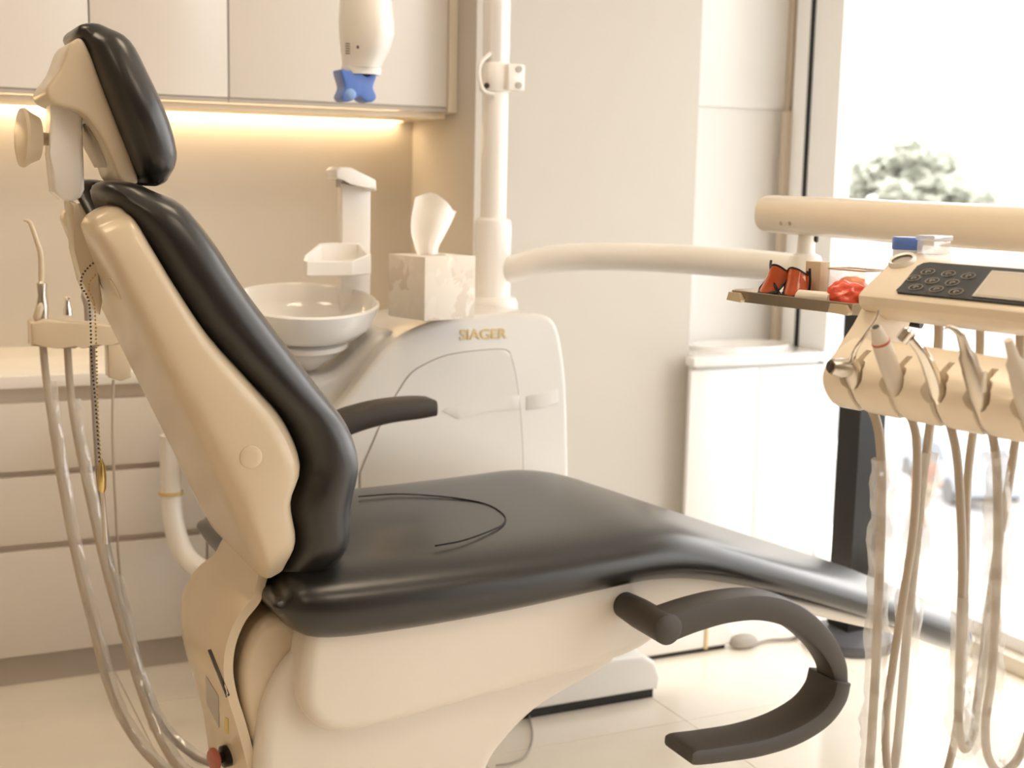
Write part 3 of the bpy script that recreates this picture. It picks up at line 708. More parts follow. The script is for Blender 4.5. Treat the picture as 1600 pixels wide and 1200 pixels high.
# handpieces, each with its hose
def gpt(p): return O+E1*p.x+E2*p.y+Vector((0, 0, p.z))
def handpiece(s, kind, label, path_px, film, back=None, loopz=.0):
    b0 = Vector((s, -.074, -.112))
    g = empty('handpiece', gpt(b0), RZ, label=label, cat='handpiece', group='handpieces in the holder bar')
    def ho(name, bm, m, ang=40):
        bmesh.ops.translate(bm, verts=bm.verts[:], vec=-b0); return obj(name, bm, m, g, ang, local=True)
    A = axis
    if kind == 'syringe':
        ho('body', lathe([(.006, -.01), (.0105, .0), (.0125, .028), (.0125, .046), (.009, .055), (.004, .057)], 24, b0, A), METAL)
        h = b0+A*.050
        ho('head', lathe([(.003, -.016), (.010, -.014), (.0125, 0), (.010, .012), (.004, .016)], 20, h+Vector((-.004, -.012, -.004)), Vector((-.35, -.9, .12))), METAL)
        ho('head_mouth', lathe([(.006, .0135), (.0085, .0142), (.006, .0168)], 20, h+Vector((-.004, -.012, -.004)), Vector((-.35, -.9, .12))), RUBBER)
        ho('nozzle', tube([h, lY(1338, 545, -.118), lY(1353, 522, -.115), lY(1368, 501, -.112), lY(1373, 484, -.110)], [.0040, .0030, .0022, .0018, .0014], 10, 6), CHROME)
    elif kind == 'motor':
        ho('body', lathe([(.006, -.01), (.0105, .0), (.0115, .05), (.0115, .080), (.0105, .092), (.0072, .108), (.006, .112)], 28, b0, A), BASEW)
        ho('ring', lathe([(.0108, .0895), (.0113, .091), (.0109, .0925)], 28, b0, A), REDP)
        ho('mouth', lathe([(.0045, .110), (.0045, .1128)], 20, b0, A), BLACKP)
    elif kind == 'turbine':
        ho('body', tube([b0-A*.01, b0+A*.03, b0+A*.06, b0+A*.085+Vector((-.0, -.004, 0)), b0+A*.103+Vector((-.006, -.008, .001))], [.007, .0095, .0085, .0065, .0055], 18, 6), CHROME)
        h = b0+A*.108+Vector((-.010, -.010, .0))
        ho('head', lathe([(.004, -.009), (.0078, -.008), (.0082, .006), (.006, .0085)], 20, h, Vector((.45, .35, .85))), CHROME)
    else:
        ho('body', lathe([(.006, -.01), (.0112, .0), (.0118, .045), (.0112, .048), (.0108, .07), (.0100, .072), (.0098, .088), (.0065, .094), (.0050, .112), (.0045, .118)], 28, b0, A), METAL if kind != 'plain' else BASEW)
        if kind == 'scaler':
            h = b0+A*.116
            ho('tip', tube([h, h+A*.006+Vector((-.003, -.002, 0)), h+A*.010+Vector((-.008, -.006, 0)), h+A*.006+Vector((-.013, -.010, 0))], [.0045, .0035, .0022, .0008], 10, 5), METAL)
            ho('lever', box(.009+b0.x-.0, .0135+b0.x, b0.y+A.y*.055-.003, b0.y+A.y*.055+.003, b0.z+A.z*.055-.012, b0.z+A.z*.055+.012, bev=.001), WHITE)
    pts = [b0-A*.004]+[lY(px, py, y) for px, py, y in path_px]
    if back: pts += back
    ho('hose', tube(pts, .0052 if kind != 'syringe' else .0058, 12, 10), HOSE)
    if film:
        i0, i1 = film
        P = catmull(pts, 10); P = P[int(i0*len(P)):int(i1*len(P))]
        sd = s*50
        def fr_(t_): return (.0135 if kind == 'syringe' else .0115)+.007*abs(noise.noise(Vector((t_*14, sd, 0))))+.004*noise.noise(Vector((t_*40, sd, 3)))
        bm = bmesh.new(); rings = []
        for i, (p, (tn, u, v)) in enumerate(zip(P, frames(P))):
            rr = []
            for k in range(14):
                a = 2*math.pi*k/14; R = fr_(i/len(P))*(1+.30*noise.noise(Vector((i*.35, k*.9, sd))))
                rr.append(p+u*math.cos(a)*R+v*math.sin(a)*R)
            rings.append(rr)
        add_rings(bm, rings, False, False); ho('plastic_sleeve', bm, FILM, 30)
    return g
handpiece(HS_[0], 'syringe', 'steel air-water syringe with thin nozzle, first in the holder bar',
          [(1366, 648, -.060), (1376, 700, -.055), (1377, 800, -.05), (1374, 900, -.05), (1368, 1050, -.05), (1362, 1150, -.05), (1360, 1215, -.045)], (.15, .84),
          [lY(1380, 1250, -.02), lY(1400, 1180, .01), lY(1418, 980, .02), lY(1432, 850, .03), lY(1441, 760, .035), lY(1455, 650, .045), lY(1466, 540, .05), lY(1466, 480, .05)])
handpiece(HS_[1], 'motor', 'cream slim motor handpiece with a red ring, second in the bar',
          [(1427, 662, -.060), (1433, 710, -.055), (1428, 820, -.05), (1412, 930, -.045), (1395, 1040, -.04), (1384, 1130, -.035), (1390, 1215, -.03)], None,
          [lY(1420, 1260, -.01), lY(1470, 1230, .01), lY(1500, 1100, .03), lY(1508, 900, .04), lY(1512, 750, .045), lY(1525, 640, .05), lY(1531, 550, .05), lY(1531, 490, .05)])
handpiece(HS_[2], 'turbine', 'chrome turbine handpiece with angled head, third in the bar',
          [(1487, 672, -.060), (1497, 730, -.055), (1503, 850, -.05), (1502, 950, -.045), (1499, 1050, -.04), (1498, 1130, -.035), (1506, 1170, -.02)], (.24, .70),
          [lY(1520, 1150, .0), lY(1527, 1100, .01), lY(1536, 1030, .02), lY(1548, 930, .03), lY(1562, 840, .035), lY(1579, 740, .045), lY(1592, 640, .05), lY(1594, 560, .05), lY(1594, 500, .05)])
handpiece(HS_[3], 'scaler', 'pinkish grey scaler handpiece with hooked tip, fourth in the bar',
          [(1552, 686, -.060), (1558, 740, -.055), (1559, 850, -.05), (1556, 950, -.045), (1549, 1060, -.04), (1540, 1130, -.035), (1545, 1185, -.02)], (.12, .76),
          [lY(1570, 1205, .0), lY(1605, 1150, .02), lY(1640, 950, .04), lY(1655, 750, .05), lY(1660, 560, .05)])
handpiece(HS_[4], 'plain', 'cream handpiece at the right picture edge, fifth in the bar',
          [(1628, 700, -.060), (1634, 760, -.055), (1634, 900, -.05), (1625, 1050, -.04), (1620, 1150, -.03)], None,
          [Vector((.36, .01, -.50)), Vector((.37, .05, -.40)), Vector((.33, .06, -.2)), Vector((.26, .06, -.02))])
# containers on the console
g = empty('specimen_jar', gpt(Vector((-.040, .125, .051))), RZ, label='small clear jar with blue cap on the delivery unit', cat='jar')
obj('jar', lathe([(.018, -.02), (.019, .0), (.019, .012)], 28), film_mat('frosted_jar', (.9, .87, .82), .7, .3, .2), g, 40, True)
obj('cap', lathe([(.020, .012), (.0205, .013), (.0205, .027), (.019, .029), (.003, .029)], 32), BLUE, g, 40, True)
g = empty('plastic_box', gpt(Vector((.004, .125, .0595))), RZ, label='clear lidded plastic box beside the blue capped jar', cat='box')
obj('box_body', box(-.014, .014, -.018, .018, 0, .018, bev=.002), film_mat('clear_box', (.92, .9, .88), .45, .1, .4), g, 40, True)
obj('lid', box(-.016, .016, -.020, .020, .018, .025, bev=.002), film_mat('clear_lid', (.75, .80, .95), .6, .15, .4), g, 40, True)

# ------------------------------------------------------------------ instrument tray and what lies on it
T0 = Vector((-.325, .061, -.029)); TL = .262
tray = empty('instrument_tray', gpt(T0), RZ, label='bronze steel instrument tray with angled corners behind the delivery unit', cat='tray')
TW = .19
bm = bmesh.new()
out = [(0.012, 0), (TL-.012, 0), (TL, .015), (TL, TW-.015), (TL-.012, TW), (.012, TW), (0, TW-.015), (0, .015)]
def offs(k): cx_, cy_ = TL/2, TW/2; return [(cx_+(x-cx_)*k, cy_+(y-cy_)*k) for x, y in out]
R_ = [[Vector((x, y, 0)) for x, y in offs(.95)], [Vector((x, y, .016)) for x, y in offs(1.0)], [Vector((x, y, .017)) for x, y in offs(.99)], [Vector((x, y, .004)) for x, y in offs(.93)]]
add_rings(bm, R_); tpan = obj('tray_pan', bm, TRAYM, tray, 20, True)
for x0, x1 in ((.006, .038), (TL-.052, TL-.014)):
    bm = bmesh.new(); A = [(x0, .0015), (x0+.004, .014), (x1-.006, .014), (x1, .004), (x1-.002, .0)]
    add_prism(bm, A, -.0045, .004, plane='xz'); obj('corner_clip', bm, SHELL, tpan, 30, True)
obj('tray_arm', tube([(TL-.01, .03, .006), (TL+.03, .03, .0), (TL+.075, .04, -.004)], .007, 10, 5), BLACKP, tray, 40, True)
def tray_thing(name, x, y, label, cat, rz=0, z=.0045):
    return empty(name, gpt(T0+Vector((x, y, z))), RZ+rz, label=label, cat=cat)
# orange safety glasses
g = tray_thing('safety_glasses', .061, .055, 'orange tinted wraparound safety glasses standing on the tray', 'glasses')
def lens(x0, x1, lean, bulge, top):
    bm = bmesh.new(); rings = []
    for i in range(9):
        u = i/8; x = x0+(x1-x0)*u; ins = .010*abs(2*u-1)**2.2; y = -bulge*(1-(2*u-1)**2)
        rings.append([Vector((x, y, .008+ins*.6)), Vector((x+lean*.5, y+.006, (top*.55))), Vector((x+lean, y+.010, top-ins*1.4)), Vector((x+lean, y+.0125, top-ins*1.4)), Vector((x+lean*.5, y+.0085, top*.55)), Vector((x, y+.0025, .008+ins*.6))])
    return add_rings(bm, rings)
obj('lens', lens(-.045, -.004, .012, .014, .052), ORANGE, g, 50, True); obj('lens', lens(.006, .052, -.004, .014, .050), ORANGE, g, 50, True)
fr_m = BLACKP
def rim(x0, x1, lean, bulge, top):
    L_ = []; U_ = []
    for i in range(9):
        u = i/8; x = x0+(x1-x0)*u; ins = .010*abs(2*u-1)**2.2; y = -bulge*(1-(2*u-1)**2)
        L_.append(Vector((x, y-.0005, .008+ins*.6))); U_.append(Vector((x+lean, y+.010, top-ins*1.4)))
    return tube(L_+U_[::-1]+[L_[0]], .0014, 6, 3)
obj('lens_rim', rim(-.045, -.004, .012, .014, .052), fr_m, g, 50, True); obj('lens_rim', rim(.006, .052, -.004, .014, .050), fr_m, g, 50, True)
obj('frame', add_tube(add_tube(bmesh.new(), [(-.050, .004, .006), (-.02, -.014, .006), (-.002, -.004, .010), (.020, -.014, .007), (.052, .004, .008)], .0032, 8, 6), [(-.036, .012, .056), (-.028, .004, .046), (-.012, -.004, .026), (-.002, -.004, .010)], .0022, 8, 6), fr_m, g, 40, True)
obj('temple', tube([(.052, .004, .010), (.054, .004, .03), (.050, .006, .050)], .0018, 8, 5), fr_m, g, 40, True)
obj('temple', tube([(-.048, .004, .006), (-.02, .05, .006), (.03, .08, .006)], .0022, 8, 5), fr_m, g, 40, True)
# crumpled red pouch
g2 = bmesh.new(); bmesh.ops.create_icosphere(g2, subdivisions=4, radius=1)
for v in g2.verts:
    n_ = noise.noise(v.co*2.2+Vector((3, 1, 0)))*.25+noise.noise(v.co*5)*.12
    v.co = Vector((v.co.x*.033*(1+n_), v.co.y*.03*(1+n_), max(-.9, v.co.z)*.020*(1+n_*1.4)+.018))
o = obj('red_pouch', g2, REDBAG, None, 60); o.location = gpt(T0+Vector((.196, .048, .004))); o.rotation_euler = (0, 0, RZ); tag(o, 'crumpled glossy red plastic pouch on the tray', 'pouch')
o = obj('white_bottle', lathe([(.0, -.028), (.008, -.028), (.011, -.025), (.0115, .024), (.009, .029), (.0, .030)], 24, (0, 0, .0115), (1, .1, 0), cap=False), BASEW); o.location = gpt(T0+Vector((.162, .018, .0042))); o.rotation_euler = (0, 0, RZ)
tag(o, 'small cream bottle lying at the front edge of the tray', 'bottle')
g = tray_thing('carton', .105, .085, 'small beige carton standing behind the orange glasses', 'carton')
obj('carton_body', box(-.016, .014, -.010, .010, 0, .060, bev=.001), mat('beige_card', (.66, .52, .38), .7, .3), g, 40, True)
obj('printed_mark', box(-.013, -.004, -.0106, -.0098, .030, .045), RUBBER, g, 40, True)
g = tray_thing('acrylic_box', .172, .095, 'clear acrylic box behind the red pouch on the tray', 'box')
bm = bmesh.new()
for a in ((-.036, .034, -.022, -.0205), (-.036, .034, .0205, .022), (-.036, -.0345, -.0205, .0205), (.0325, .034, -.0205, .0205)): add_box(bm, *a, 0, .052)
obj('box_wall', bm, film_mat('acrylic', (.95, .9, .85), .25, .05, .4), g, 40, True)
obj('rim', add_tube(bmesh.new(), [(-.036, -.022, .052), (.034, -.022, .052), (.034, .022, .052), (-.036, .022, .052), (-.036, -.022, .052)], .0015, 6, 1, smooth=False), SHELL, g, 40, True)
g3 = bmesh.new(); bmesh.ops.create_icosphere(g3, subdivisions=3, radius=1)
for v in g3.verts: n_ = noise.noise(v.co*3)*.2; v.co = Vector((v.co.x*.025*(1+n_), v.co.y*.016*(1+n_), v.co.z*.014*(1+n_)+.026))
o = obj('orange_wrapper', g3, mat('orange_film', (.9, .25, .04), .25, .5), None, 60); o.location = gpt(T0+Vector((.165, .095, .006))); o.rotation_euler = (0, 0, RZ); tag(o, 'orange crumpled wrapper inside the clear acrylic box', 'wrapper')
o = obj('yellow_cap', lathe([(.010, 0), (.011, .002), (.011, .014), (.009, .016)], 20), YELLOW); o.location = gpt(T0+Vector((.238, .062, .004))); o.rotation_euler = (0, 0, RZ); tag(o, 'small yellow cap beside the red pouch at the tray end', 'cap')
o = obj('mirror_probe', add_tube(bmesh.new(), [(-.05, .0, .003), (.0, .006, .004), (.045, .018, .004)], .0022, 8, 5), CHROME); o.location = gpt(T0+Vector((.10, .020, .0042))); o.rotation_euler = (0, 0, RZ); tag(o, 'slim chrome instrument lying before the orange glasses', 'instrument')

# ------------------------------------------------------------------ tissue box on the unit
bxc = atZ(663, 502, .966); yaw = math.radians(14)
tbx = empty('tissue_box', (bxc.x, bxc.y, bxc.z), label='marbled cube tissue box on the white water unit', cat='tissue box')
S = .142
ex = Vector((math.cos(yaw*.2), math.sin(yaw*.2), 0)); ey = Vector((-math.sin(yaw*1.4), math.cos(yaw*1.4), 0))
MARB = D.materials.new('marbled_card'); MARB.use_nodes = True; nt = MARB.node_tree; b = nt.nodes['Principled BSDF']; b.inputs['Roughness'].default_value = .6
tc = nt.nodes.new('ShaderNodeTexCoord'); nz = nt.nodes.new('ShaderNodeTexNoise'); nz.inputs['Scale'].default_value = 14; nz.inputs['Detail'].default_value = 3; nz.inputs['Distortion'].default_value = 1.6
vo = nt.nodes.new('ShaderNodeTexVoronoi'); vo.inputs['Scale'].default_value = 17; mxv = nt.nodes.new('ShaderNodeMix'); mxv.data_type = 'VECTOR'; mxv.inputs[0].default_value = .12
nt.links.new(tc.outputs['Object'], nz.inputs['Vector']); nt.links.new(tc.outputs['Object'], mxv.inputs[4]); nt.links.new(nz.outputs['Color'], mxv.inputs[5]); nt.links.new(mxv.outputs[1], vo.inputs['Vector'])
rp_ = nt.nodes.new('ShaderNodeValToRGB'); rp_.color_ramp.elements[0].color = (.66, .57, .475, 1); rp_.color_ramp.elements[1].color = (.82, .76, .68, 1); rp_.color_ramp.elements[0].position = .2; rp_.color_ramp.elements[1].position = .7
nt.links.new(vo.outputs['Color'], rp_.inputs['Fac']); nt.links.new(rp_.outputs['Color'], b.inputs['Base Color'])
bm = box(0, S, 0, S, 0, S, bev=.0012)
SKm = Matrix((( .9975, -.30, 0, 0), (.07, .955, 0, 0), (0, 0, 1.0, 0), (0, 0, 0, 1)))
yb = math.radians(14)
SKm = Matrix.Rotation(yb, 4, 'Z')
bmesh.ops.transform(bm, matrix=Matrix.Translation(bxc) @ SKm, verts=bm.verts[:]); obj('carton', bm, MARB, tbx)
cc = bxc+SKm.to_3x3() @ Vector((S*.52, S*.5, S))
bm = bmesh.new()
add_lathe(bm, [(.03, .0), (.03, .0008)], 24, cc); obj('slot', bm, GREYM, tbx)
bm = bmesh.new(); rows = []
# folded sheet: two leaves rising out of the slot
K = [(-.038, .0), (-.046, .022), (-.053, .050), (-.050, .092), (-.043, .120)]
Kr = [(.012, .0), (.018, .022), (.038, .055), (.056, .088), (.062, .098)]
cols = 12
for i in range(13):
    u = i/12
    L_ = catmull([Vector((a, 0, h)) for a, h in K], 3)[i]; R2 = catmull([Vector((a, 0, h)) for a, h in Kr], 3)[i]
    row = []
    for j in range(cols+1):
        v = j/cols; p = L_.lerp(R2, v)
        fold = .020*math.sin(v*math.pi*2.2+.6)*(.5+.7*u)+.006*noise.noise(Vector((v*6, u*4, 1)))
        row.append(cc+Vector((p.x, fold*.8-.005, p.z+.030*u*u*max(0, 1-abs(v-.36)/.5))))
    rows.append(row)
add_rings(bm, rows, False, False, closed=False); ti = obj('tissue', bm, TISSUE, tbx, 60)

# ------------------------------------------------------------------ suction holder with hoses (left of the backrest)
YS = 2.85
sh_ = empty('suction_holder', atY(110, 520, YS), label='cream suction handpiece holder left of the dental chair back', cat='holder')
hpf = xzs([(48, 505), (68, 499), (110, 505), (150, 508), (205, 512), (206, 534), (175, 535), (150, 543), (128, 540), (118, 545), (90, 545), (75, 543), (49, 541)], YS)
obj('holder_body', prism(hpf, YS, YS+.07, bev=.006, seg=3), SHELL, sh_, 35)
obj('mount_arm', tube([atY(175, 520, YS+.03), atY(230, 545, YS+.06), atY(330, 600, YS+.10), atY(520, 640, YS+.12)], .02, 14, 6), WHITE, sh_)
obj('cable_gland', prism_at([(168, 535), (204, 538), (206, 590), (190, 596), (170, 590)], YS, YS+.05, bev=.006), SHELL, sh_, 35)
obj('pull_cord', tube([atY(177, 594, YS+.02), atY(176, 680, YS+.02), atY(180, 780, YS+.02), atY(188, 900, YS+.02), atY(205, 990, YS+.02), atY(222, 1060, YS)], .0028, 8, 6), HOSE, sh_)
def suction(pts, r, m, label, tip, film=None):
    P = [atY(x, y, Y) for x, y, Y in pts]
    g = empty('suction_hose', P[0], label=label, cat='suction hose', group='suction hoses on the holder')
    obj('hose', tube(P, r, 12, 8), m, g)
    if tip == 'saliva':
        q = [atY(66, 498, YS+.03), atY(66, 470, YS+.03), atY(65, 440, YS+.03)]
        obj('valve', lathe([(.010, 0), (.012, .03), (.008, .05), (.010, .075), (.006, .08)], 20, atY(67, 500, YS+.03), (0, 0, 1)), METAL, g, 40)
        obj('valve_lever', lathe([(.002, -.02), (.008, -.012), (.008, .012), (.002, .02)], 16, atY(60, 488, YS+.015), (.3, 0, 1)), SHELL, g)
        obj('nozzle', tube([atY(65, 445, YS+.03), atY(64, 400, YS+.03), atY(58, 378, YS+.03), atY(50, 355, YS+.03), atY(45, 346, YS+.03), atY(37, 344, YS+.03)], [.0062, .0058, .0052, .0045, .004, .002], 12, 6), SHELL, g)
    elif tip == 'valve':
        obj('valve', lathe([(.009, 0), (.0085, .012), (.0055, .020), (.005, .032), (.0065, .036), (.003, .037)], 20, atY(106, 492, YS+.03), (0, 0, 1)), CHROME, g, 40)
    else:
        obj('valve', lathe([(.010, 0), (.008, .03), (.011, .05), (.006, .07)], 20, atY(140, 500, YS+.03), (-.1, 0, 1)), HOSED, g, 40)
    if film:
        Pp = catmull(P, 8); i0, i1 = [int(k*len(Pp)) for k in film]; Pp = Pp[i0:i1]; rings = []
        for i, (p, (tn, u, v)) in enumerate(zip(Pp, frames(Pp))):
            rings.append([p+Vector((.006, 0, 0))+u*math.cos(a)*(r*1.5+.005*noise.noise(Vector((i*.4, a, pts[0][0]))))+v*math.sin(a)*(r*1.7+.005*noise.noise(Vector((i*.4, a, 9)))) for a in [2*math.pi*k/12 for k in range(12)]])
        obj('plastic_sleeve', add_rings(bmesh.new(), rings, False, False), FILM, g, 30)
suction([(67, 540, YS+.03), (72, 590, YS+.03), (80, 650, 2.86), (97, 760, 2.84), (120, 880, 2.80), (146, 985, 2.76), (170, 1075, 2.72), (200, 1140, 2.68), (245, 1195, 2.62), (300, 1230, 2.55), (360, 1235, 2.45)], .0078, HOSE, 'thickest grey suction hose at far left of the holder', 'saliva', (.12, .92))
suction([(105, 540, YS+.03), (110, 610, YS+.03), (118, 670, 2.86), (140, 780, 2.84), (165, 890, 2.80), (196, 1000, 2.75), (220, 1080, 2.70), (248, 1150, 2.62), (285, 1205, 2.55), (350, 1230, 2.45)], .0078, HOSE, 'second grey suction hose, below the chrome valve', 'valve', (.14, .92))
suction([(144, 540, YS+.03), (146, 600, YS+.03), (150, 680, 2.88), (156, 760, 2.87), (168, 850, 2.85), (190, 950, 2.80), (215, 1050, 2.74), (250, 1130, 2.66), (300, 1180, 2.58), (350, 1200, 2.48)], .0062, HOSED, 'thinner grey hose nearest the chair, behind the bead chain', 'tube', (.5, .95))

# bib chain hanging from the headrest
ch = empty('bib_chain', atY(148, 410, 2.25), label='beaded bib chain with brass clip hanging behind the chair back', cat='chain')
def beads(px, Y, sp=.0056, r=.0020):
    P = catmull([atY(x, y, Y) for x, y in px], 40); bm = bmesh.new(); acc = 0; last = P[0]
    for p in P:
        if (p-last).length >= sp or p is P[0]:
            bmesh.ops.create_icosphere(bm, subdivisions=1, radius=r, matrix=Matrix.Translation(p)); last = p
    return bm
o = obj('bead_chain', beads([(150, 408), (138, 418), (128, 432), (127, 448), (136, 462), (140, 480), (142, 520), (143, 560), (150, 640), (156, 730)], 2.25), RUBBER, ch); o['kind'] = 'stuff'
o = obj('bead_chain', beads([(149, 430), (141, 440), (139, 455), (146, 470), (149, 500), (151, 560), (153, 640), (158, 730)], 2.25), BRASS, ch); o['kind'] = 'stuff'
obj('clip', lathe([(.002, -.03), (.0065, -.02), (.0075, .0), (.006, .018), (.002, .03)], 16, atY(159, 745, 2.25), (0, 0, 1)), BRASS, ch)
obj('clip_tail', tube([atY(160, 770, 2.25), atY(163, 810, 2.25), atY(166, 850, 2.25)], .004, 8, 5), METAL, ch)

# ------------------------------------------------------------------ floor things
jb = empty('floor_junction_box', (1.57, 2.83, 0), label='white junction box cover on the floor beyond the chair base', cat='box')
q0 = atZ(830, 1114, .03); q1 = atZ(1030, 1070, .03)
def wedge():
    pr = [(1.30, .022), (1.745, .022), (1.752, .05), (1.735, .095), (1.70, .115), (1.30, .135)]
    return prism(pr, 2.74, 2.99, bev=.012, seg=3)
obj('cover', wedge(), WHITE, jb, 35); obj('shade_gap_block', box(1.30, 1.735, 2.75, 2.98, 0, .024), BLACKP, jb)  # black block stands in for the shaded gap under the cover
fb = empty('foot_control', (2.0, 3.06, 0), label='white foot control with grey pedal on the floor near the wall', cat='foot control')
obj('housing', prism([(1.80, .012), (2.12, .012), (2.135, .04), (2.12, .075), (2.10, .085), (1.80, .095)], 2.97, 3.14, bev=.010, seg=3), WHITE, fb, 35)
obj('stripe', box(2.035, 2.043, 2.966, 3.12, .012, .082), GOLD, fb); obj('foot_sole', box(1.80, 2.11, 2.98, 3.13, 0, .014), DKGAP, fb)
pd = bmesh.new(); bmesh.ops.create_uvsphere(pd, u_segments=20, v_segments=10, radius=1)
for v in pd.verts: v.co = Vector((2.165+v.co.x*.045, 2.97+v.co.y*.03, .016+max(-.5, v.co.z)*.022))
obj('pedal', pd, GREYM, fb, 60)
tag(obj('floor_cable', tube([(2.20, 2.965, .006), (2.26, 2.975, .006), (2.32, 2.962, .006), (2.40, 2.99, .006), (2.55, 3.03, .006)], .005, 8, 8), GREYM), 'thin grey cable running along the floor from the foot control', 'cable')
ps = empty('pedestal_stand', (2.462, 2.88, 0), label='black slim floor column on a grey base by the window', cat='stand')
obj('column', prism(smooth2d([(-.044, -.045), (.044, -.045), (.044, .045), (-.044, .045)], 1), .05, .99, plane='xy', bev=.006), BLACKP, ps, 35, True)
obj('stand_base', lathe([(.125, 0), (.13, .012), (.125, .03), (.08, .045), (.05, .052)], 40), mat('grey_blue_plastic', (.10, .10, .11), .35, .5), ps, 40, True)
tag(obj('thin_wire', tube([atZ(826, 1115, .004), atZ(832, 1150, .004), atZ(822, 1180, .004), atZ(800, 1192, .004), atZ(775, 1196, .004)], .0025, 8, 8), GREYM), 'thin beige wire curling on the floor beside the chair base', 'wire')

# small potted plant whose leaf tips reach into the left edge
pl = empty('potted_plant', (.02, 3.70, .79), label='leafy potted plant on the worktop at the left picture edge', cat='plant')
obj('pot', lathe([(.05, .79), (.062, .86), (.068, .93), (.062, .93), (.058, .86), (.02, .85)], 28, (.02, 3.70, 0)), WHITE, pl)
LEAF = mat('olive_leaf', (.22, .24, .06), .5, .4)
for i in range(16):
    a = random.uniform(0, 6.28); rr = random.uniform(.10, .2); zt_ = random.uniform(1.15, 1.36); 
    if i == 0: a, rr, zt_ = -.25, .275, 1.375
    if i == 1: a, rr, zt_ = -.2, .29, 1.345
    b0 = Vector((.02, 3.70, .9)); tip = Vector((.02+rr*math.cos(a), 3.70+rr*math.sin(a), zt_)); bm = bmesh.new(); rings = []
    P = catmull([b0, b0.lerp(tip, .5)+Vector((0, 0, .05)), tip], 5); sv = (tip-b0).cross(Vector((0, 0, 1))).normalized()
    for k, p in enumerate(P):
        w = .014*math.sin(math.pi*min(1, max(.05, (k/len(P)-.35)/.65)))+.0015
        rings.append([p-sv*w, p+Vector((0, 0, .002)), p+sv*w])
    add_rings(bm, rings, False, False, closed=False); obj('leaf', bm, LEAF, pl)

# ------------------------------------------------------------------ outside; pale colours carry the overexposed, hazy look
GZ = -6.3
ASPH = mat('pale_asphalt', (.46, .45, .44), .9, .2, var=.1, vscale=.4); PAVE = mat('pale_paving', (.6, .58, .55), .9, .2)  # street colours whitened to look overexposed
tag(obj('street', box(6, 160, -60, 160, GZ-.3, GZ), ASPH), 'pale street surface far below the window', 'street', kind='structure')
tag(obj('pavement', box(24, 26.5, -60, 160, GZ, GZ+.15), PAVE), 'pale raised kerb strip along the street outside', 'pavement', kind='structure')
def tree(px, Z, base, h, cw, seed, label, dens=900):
    c = CAMP+ray(px, 300)*Z; rd = random.Random(seed)
    g = empty('tree', (c.x, c.y, GZ), label=label, cat='tree')
    obj('trunk', tube([(c.x, c.y, GZ), (c.x+.1, c.y, GZ+3), (c.x, c.y, base+.5)], [.28, .2, .12], 10, 4), mat('bark', (.2, .16, .12), .9, .2), g)
    bm = bmesh.new(); lobes = [(rd.uniform(-1, 1)*cw*.62, rd.uniform(-1, 1)*cw*.5, base+h*rd.uniform(.15, .85), rd.uniform(.2, .36)*cw) for _ in range(11)]
    for i in range(dens*3):
        lx, ly, lz, lr = rd.choice(lobes); d = Vector((rd.gauss(0, 1), rd.gauss(0, 1), rd.gauss(0, 1))).normalized()*lr*rd.uniform(.6, 1.05)
        p = Vector((c.x+lx, c.y+ly, lz))+Vector((d.x, d.y, d.z*.8)); s_ = rd.uniform(.12, .26)
        u = Vector((rd.gauss(0, 1), rd.gauss(0, 1), rd.gauss(0, 1))).normalized(); v = u.orthogonal().normalized()
        q = [bm.verts.new(p+u*s_), bm.verts.new(p+v*s_*.6), bm.verts.new(p-u*s_), bm.verts.new(p-v*s_*.6)]; bm.faces.new(q)
    o = obj('foliage', bm, mat('haze_paled_foliage', (.50, .52, .44), .8, .2), g); o['kind'] = 'stuff'  # haze and overexposure are put into this pale leaf colour
tree(1350, 46, .2, 2.0, 1.5, 3, 'haze-paled green tree at the left of the window view')
tree(1420, 44, .2, 2.7, 1.6, 5, 'tallest haze-paled green tree in the middle of the window view')
tree(1483, 50, .2, 2.6, 1.6, 8, 'haze-paled green tree right of the tallest tree outside')
tree(1535, 58, -.6, 2.0, 1.6, 11, 'small faint tree beside the distant pale building')
def building(px, Z, wd, h, label, n):
    c = CAMP+ray(px, 300)*Z; g = empty('building', (c.x, c.y, GZ), label=label, cat='building'); WB = mat('pale_render', (.78, .77, .74), .9, .2)
    obj('wall', box(c.x-wd/2, c.x+wd/2, c.y-wd/2, c.y+wd/2, GZ, h), WB, g); obj('roof', box(c.x-wd/2-.3, c.x+wd/2+.3, c.y-wd/2-.3, c.y+wd/2+.3, h, h+.35), mat('tan_parapet', (.6, .5, .42), .9, .2), g)
    WG = mat('dull_window', (.35, .36, .38), .3, .5)
    for k in range(n):
        for r_ in range(3):
            y = c.y-wd/2+wd*(k+.5)/n; z = h-2.2-3*r_
            obj('window', box(c.x-wd/2-.03, c.x-wd/2+.05, y-.5, y+.5, z-.7, z+.7), WG, g)
building(1640, 70, 6.5, 2.2, 'pale low building with tan parapet at the right of the window view', 3)
building(1630, 85, 9, 5.5, 'pale taller building behind the low building outside', 3)
building(1385, 40, 5, .0, 'pale flat-roofed building in front of the trees outside', 4)
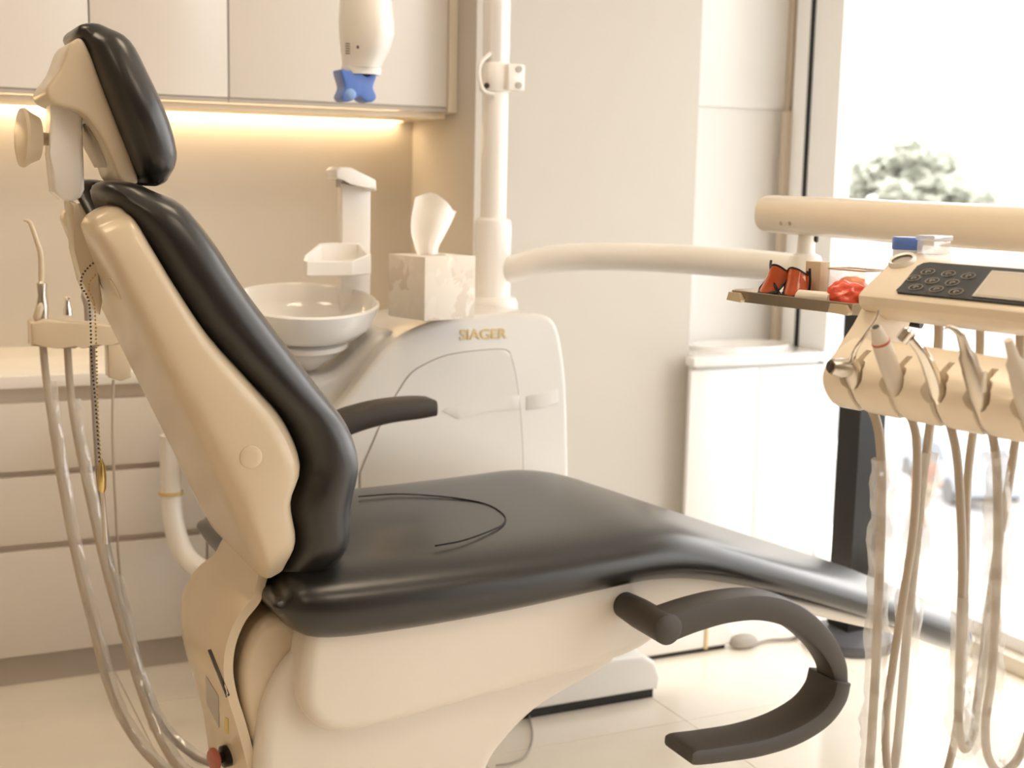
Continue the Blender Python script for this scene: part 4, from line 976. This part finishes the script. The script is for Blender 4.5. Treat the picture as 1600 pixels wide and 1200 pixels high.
# parked car and pedestrian on the street
def car(px, Z, col, label, yaw_):
    p = CAMP+ray(px, 300)*Z; g = empty('car', (p.x, p.y, GZ), yaw_, label=label, cat='car')
    side = smooth2d([(-2.1, .35), (-2.1, .8), (-1.3, .92), (-.8, 1.42), (.7, 1.42), (1.3, .95), (2.05, .8), (2.1, .35)], 3, False)
    obj('body', prism(side, -.85, .85, bev=.08), mat('car_paint_'+label.split()[0], col, .3, .5), g, 40, True)
    obj('window', prism([(-1.0, .98), (-.68, 1.34), (.6, 1.34), (1.02, .98)], -.87, .87), mat('car_glass', (.22, .24, .27), .2, .5), g, 40, True)  # glass lightened in colour so the car looks washed out
    for x in (-1.3, 1.3):
        for y in (-.86, .74): obj('wheel', lathe([(.2, 0), (.32, 0), (.32, .12), (.2, .12)], 20, (x, y, .32), (0, 1, 0)), mat('washed_out_tyre', (.16, .155, .15), .8, .2), g, 40, True)  # tyre grey lightened for the same washed-out look
car(1530, 33, (.38, .42, .48), 'bluish parked car on the street below', math.radians(70))
car(1615, 36, (.7, .7, .68), 'whitish parked car farther along the street', math.radians(70))
pp0 = CAMP+ray(1478, 300)*29.5
pe_ = empty('person', (pp0.x, pp0.y, GZ), label='distant person in red top and beige trousers walking on the street', cat='person')
def skin(verts, edges, radii, name, m):
    me = D.meshes.new(name); me.from_pydata([(pp0.x+x, pp0.y+y, GZ+z) for x, y, z in verts], edges, []); o = D.objects.new(name, me); COL.objects.link(o)
    sm = o.modifiers.new('s', 'SKIN')
    for i, r in enumerate(radii): me.skin_vertices[0].data[i].radius = (r, r)
    me.skin_vertices[0].data[0].use_root = True
    o.modifiers.new('u', 'SUBSURF').levels = 1; bpy.context.view_layer.update()
    m2 = D.meshes.new_from_object(o.evaluated_get(bpy.context.evaluated_depsgraph_get())); o.modifiers.clear(); o.data = m2; m2.materials.append(m); o.parent = pe_; o.matrix_parent_inverse = inv(pe_)
    return o
SK = mat('skin_tone', (.5, .33, .24), .6, .3)
skin([(0, 0, .95), (0, 0, 1.2), (0, 0, 1.42), (0, 0, 1.52), (0, -.01, 1.66), (-.1, 0, .9), (-.12, -.12, .5), (-.12, -.18, .06), (-.12, -.06, .03), (.1, 0, .9), (.12, .1, .5), (.12, .2, .06), (.12, .3, .04), (-.2, 0, 1.40), (-.27, .1, 1.12), (-.28, .02, .9), (.2, 0, 1.40), (.27, -.1, 1.12), (.28, -.18, .92)],
     [(0, 1), (1, 2), (2, 3), (3, 4), (0, 5), (5, 6), (6, 7), (7, 8), (0, 9), (9, 10), (10, 11), (11, 12), (2, 13), (13, 14), (14, 15), (2, 16), (16, 17), (17, 18)],
     [.15, .14, .15, .06, .11, .09, .07, .05, .05, .09, .07, .05, .05, .06, .05, .04, .06, .05, .04], 'body', SK)
skin([(0, 0, 1.0), (0, 0, 1.25), (0, 0, 1.43), (-.2, 0, 1.40), (-.25, .06, 1.22), (.2, 0, 1.40), (.25, -.06, 1.22)], [(0, 1), (1, 2), (2, 3), (3, 4), (2, 5), (5, 6)], [.175, .165, .17, .075, .065, .075, .065], 'top', mat('red_cloth', (.5, .24, .20), .9, .2))
skin([(0, 0, .97), (-.1, 0, .88), (-.12, -.12, .5), (-.12, -.18, .12), (.1, 0, .88), (.12, .1, .5), (.12, .19, .12)], [(0, 1), (1, 2), (2, 3), (0, 4), (4, 5), (5, 6)], [.17, .11, .09, .07, .11, .09, .07], 'trousers', mat('beige_cloth', (.5, .4, .3), .9, .2))
skin([(0, .01, 1.72), (0, .03, 1.66)], [(0, 1)], [.115, .115], 'hair', mat('dark_hair', (.03, .02, .015), .7, .3))
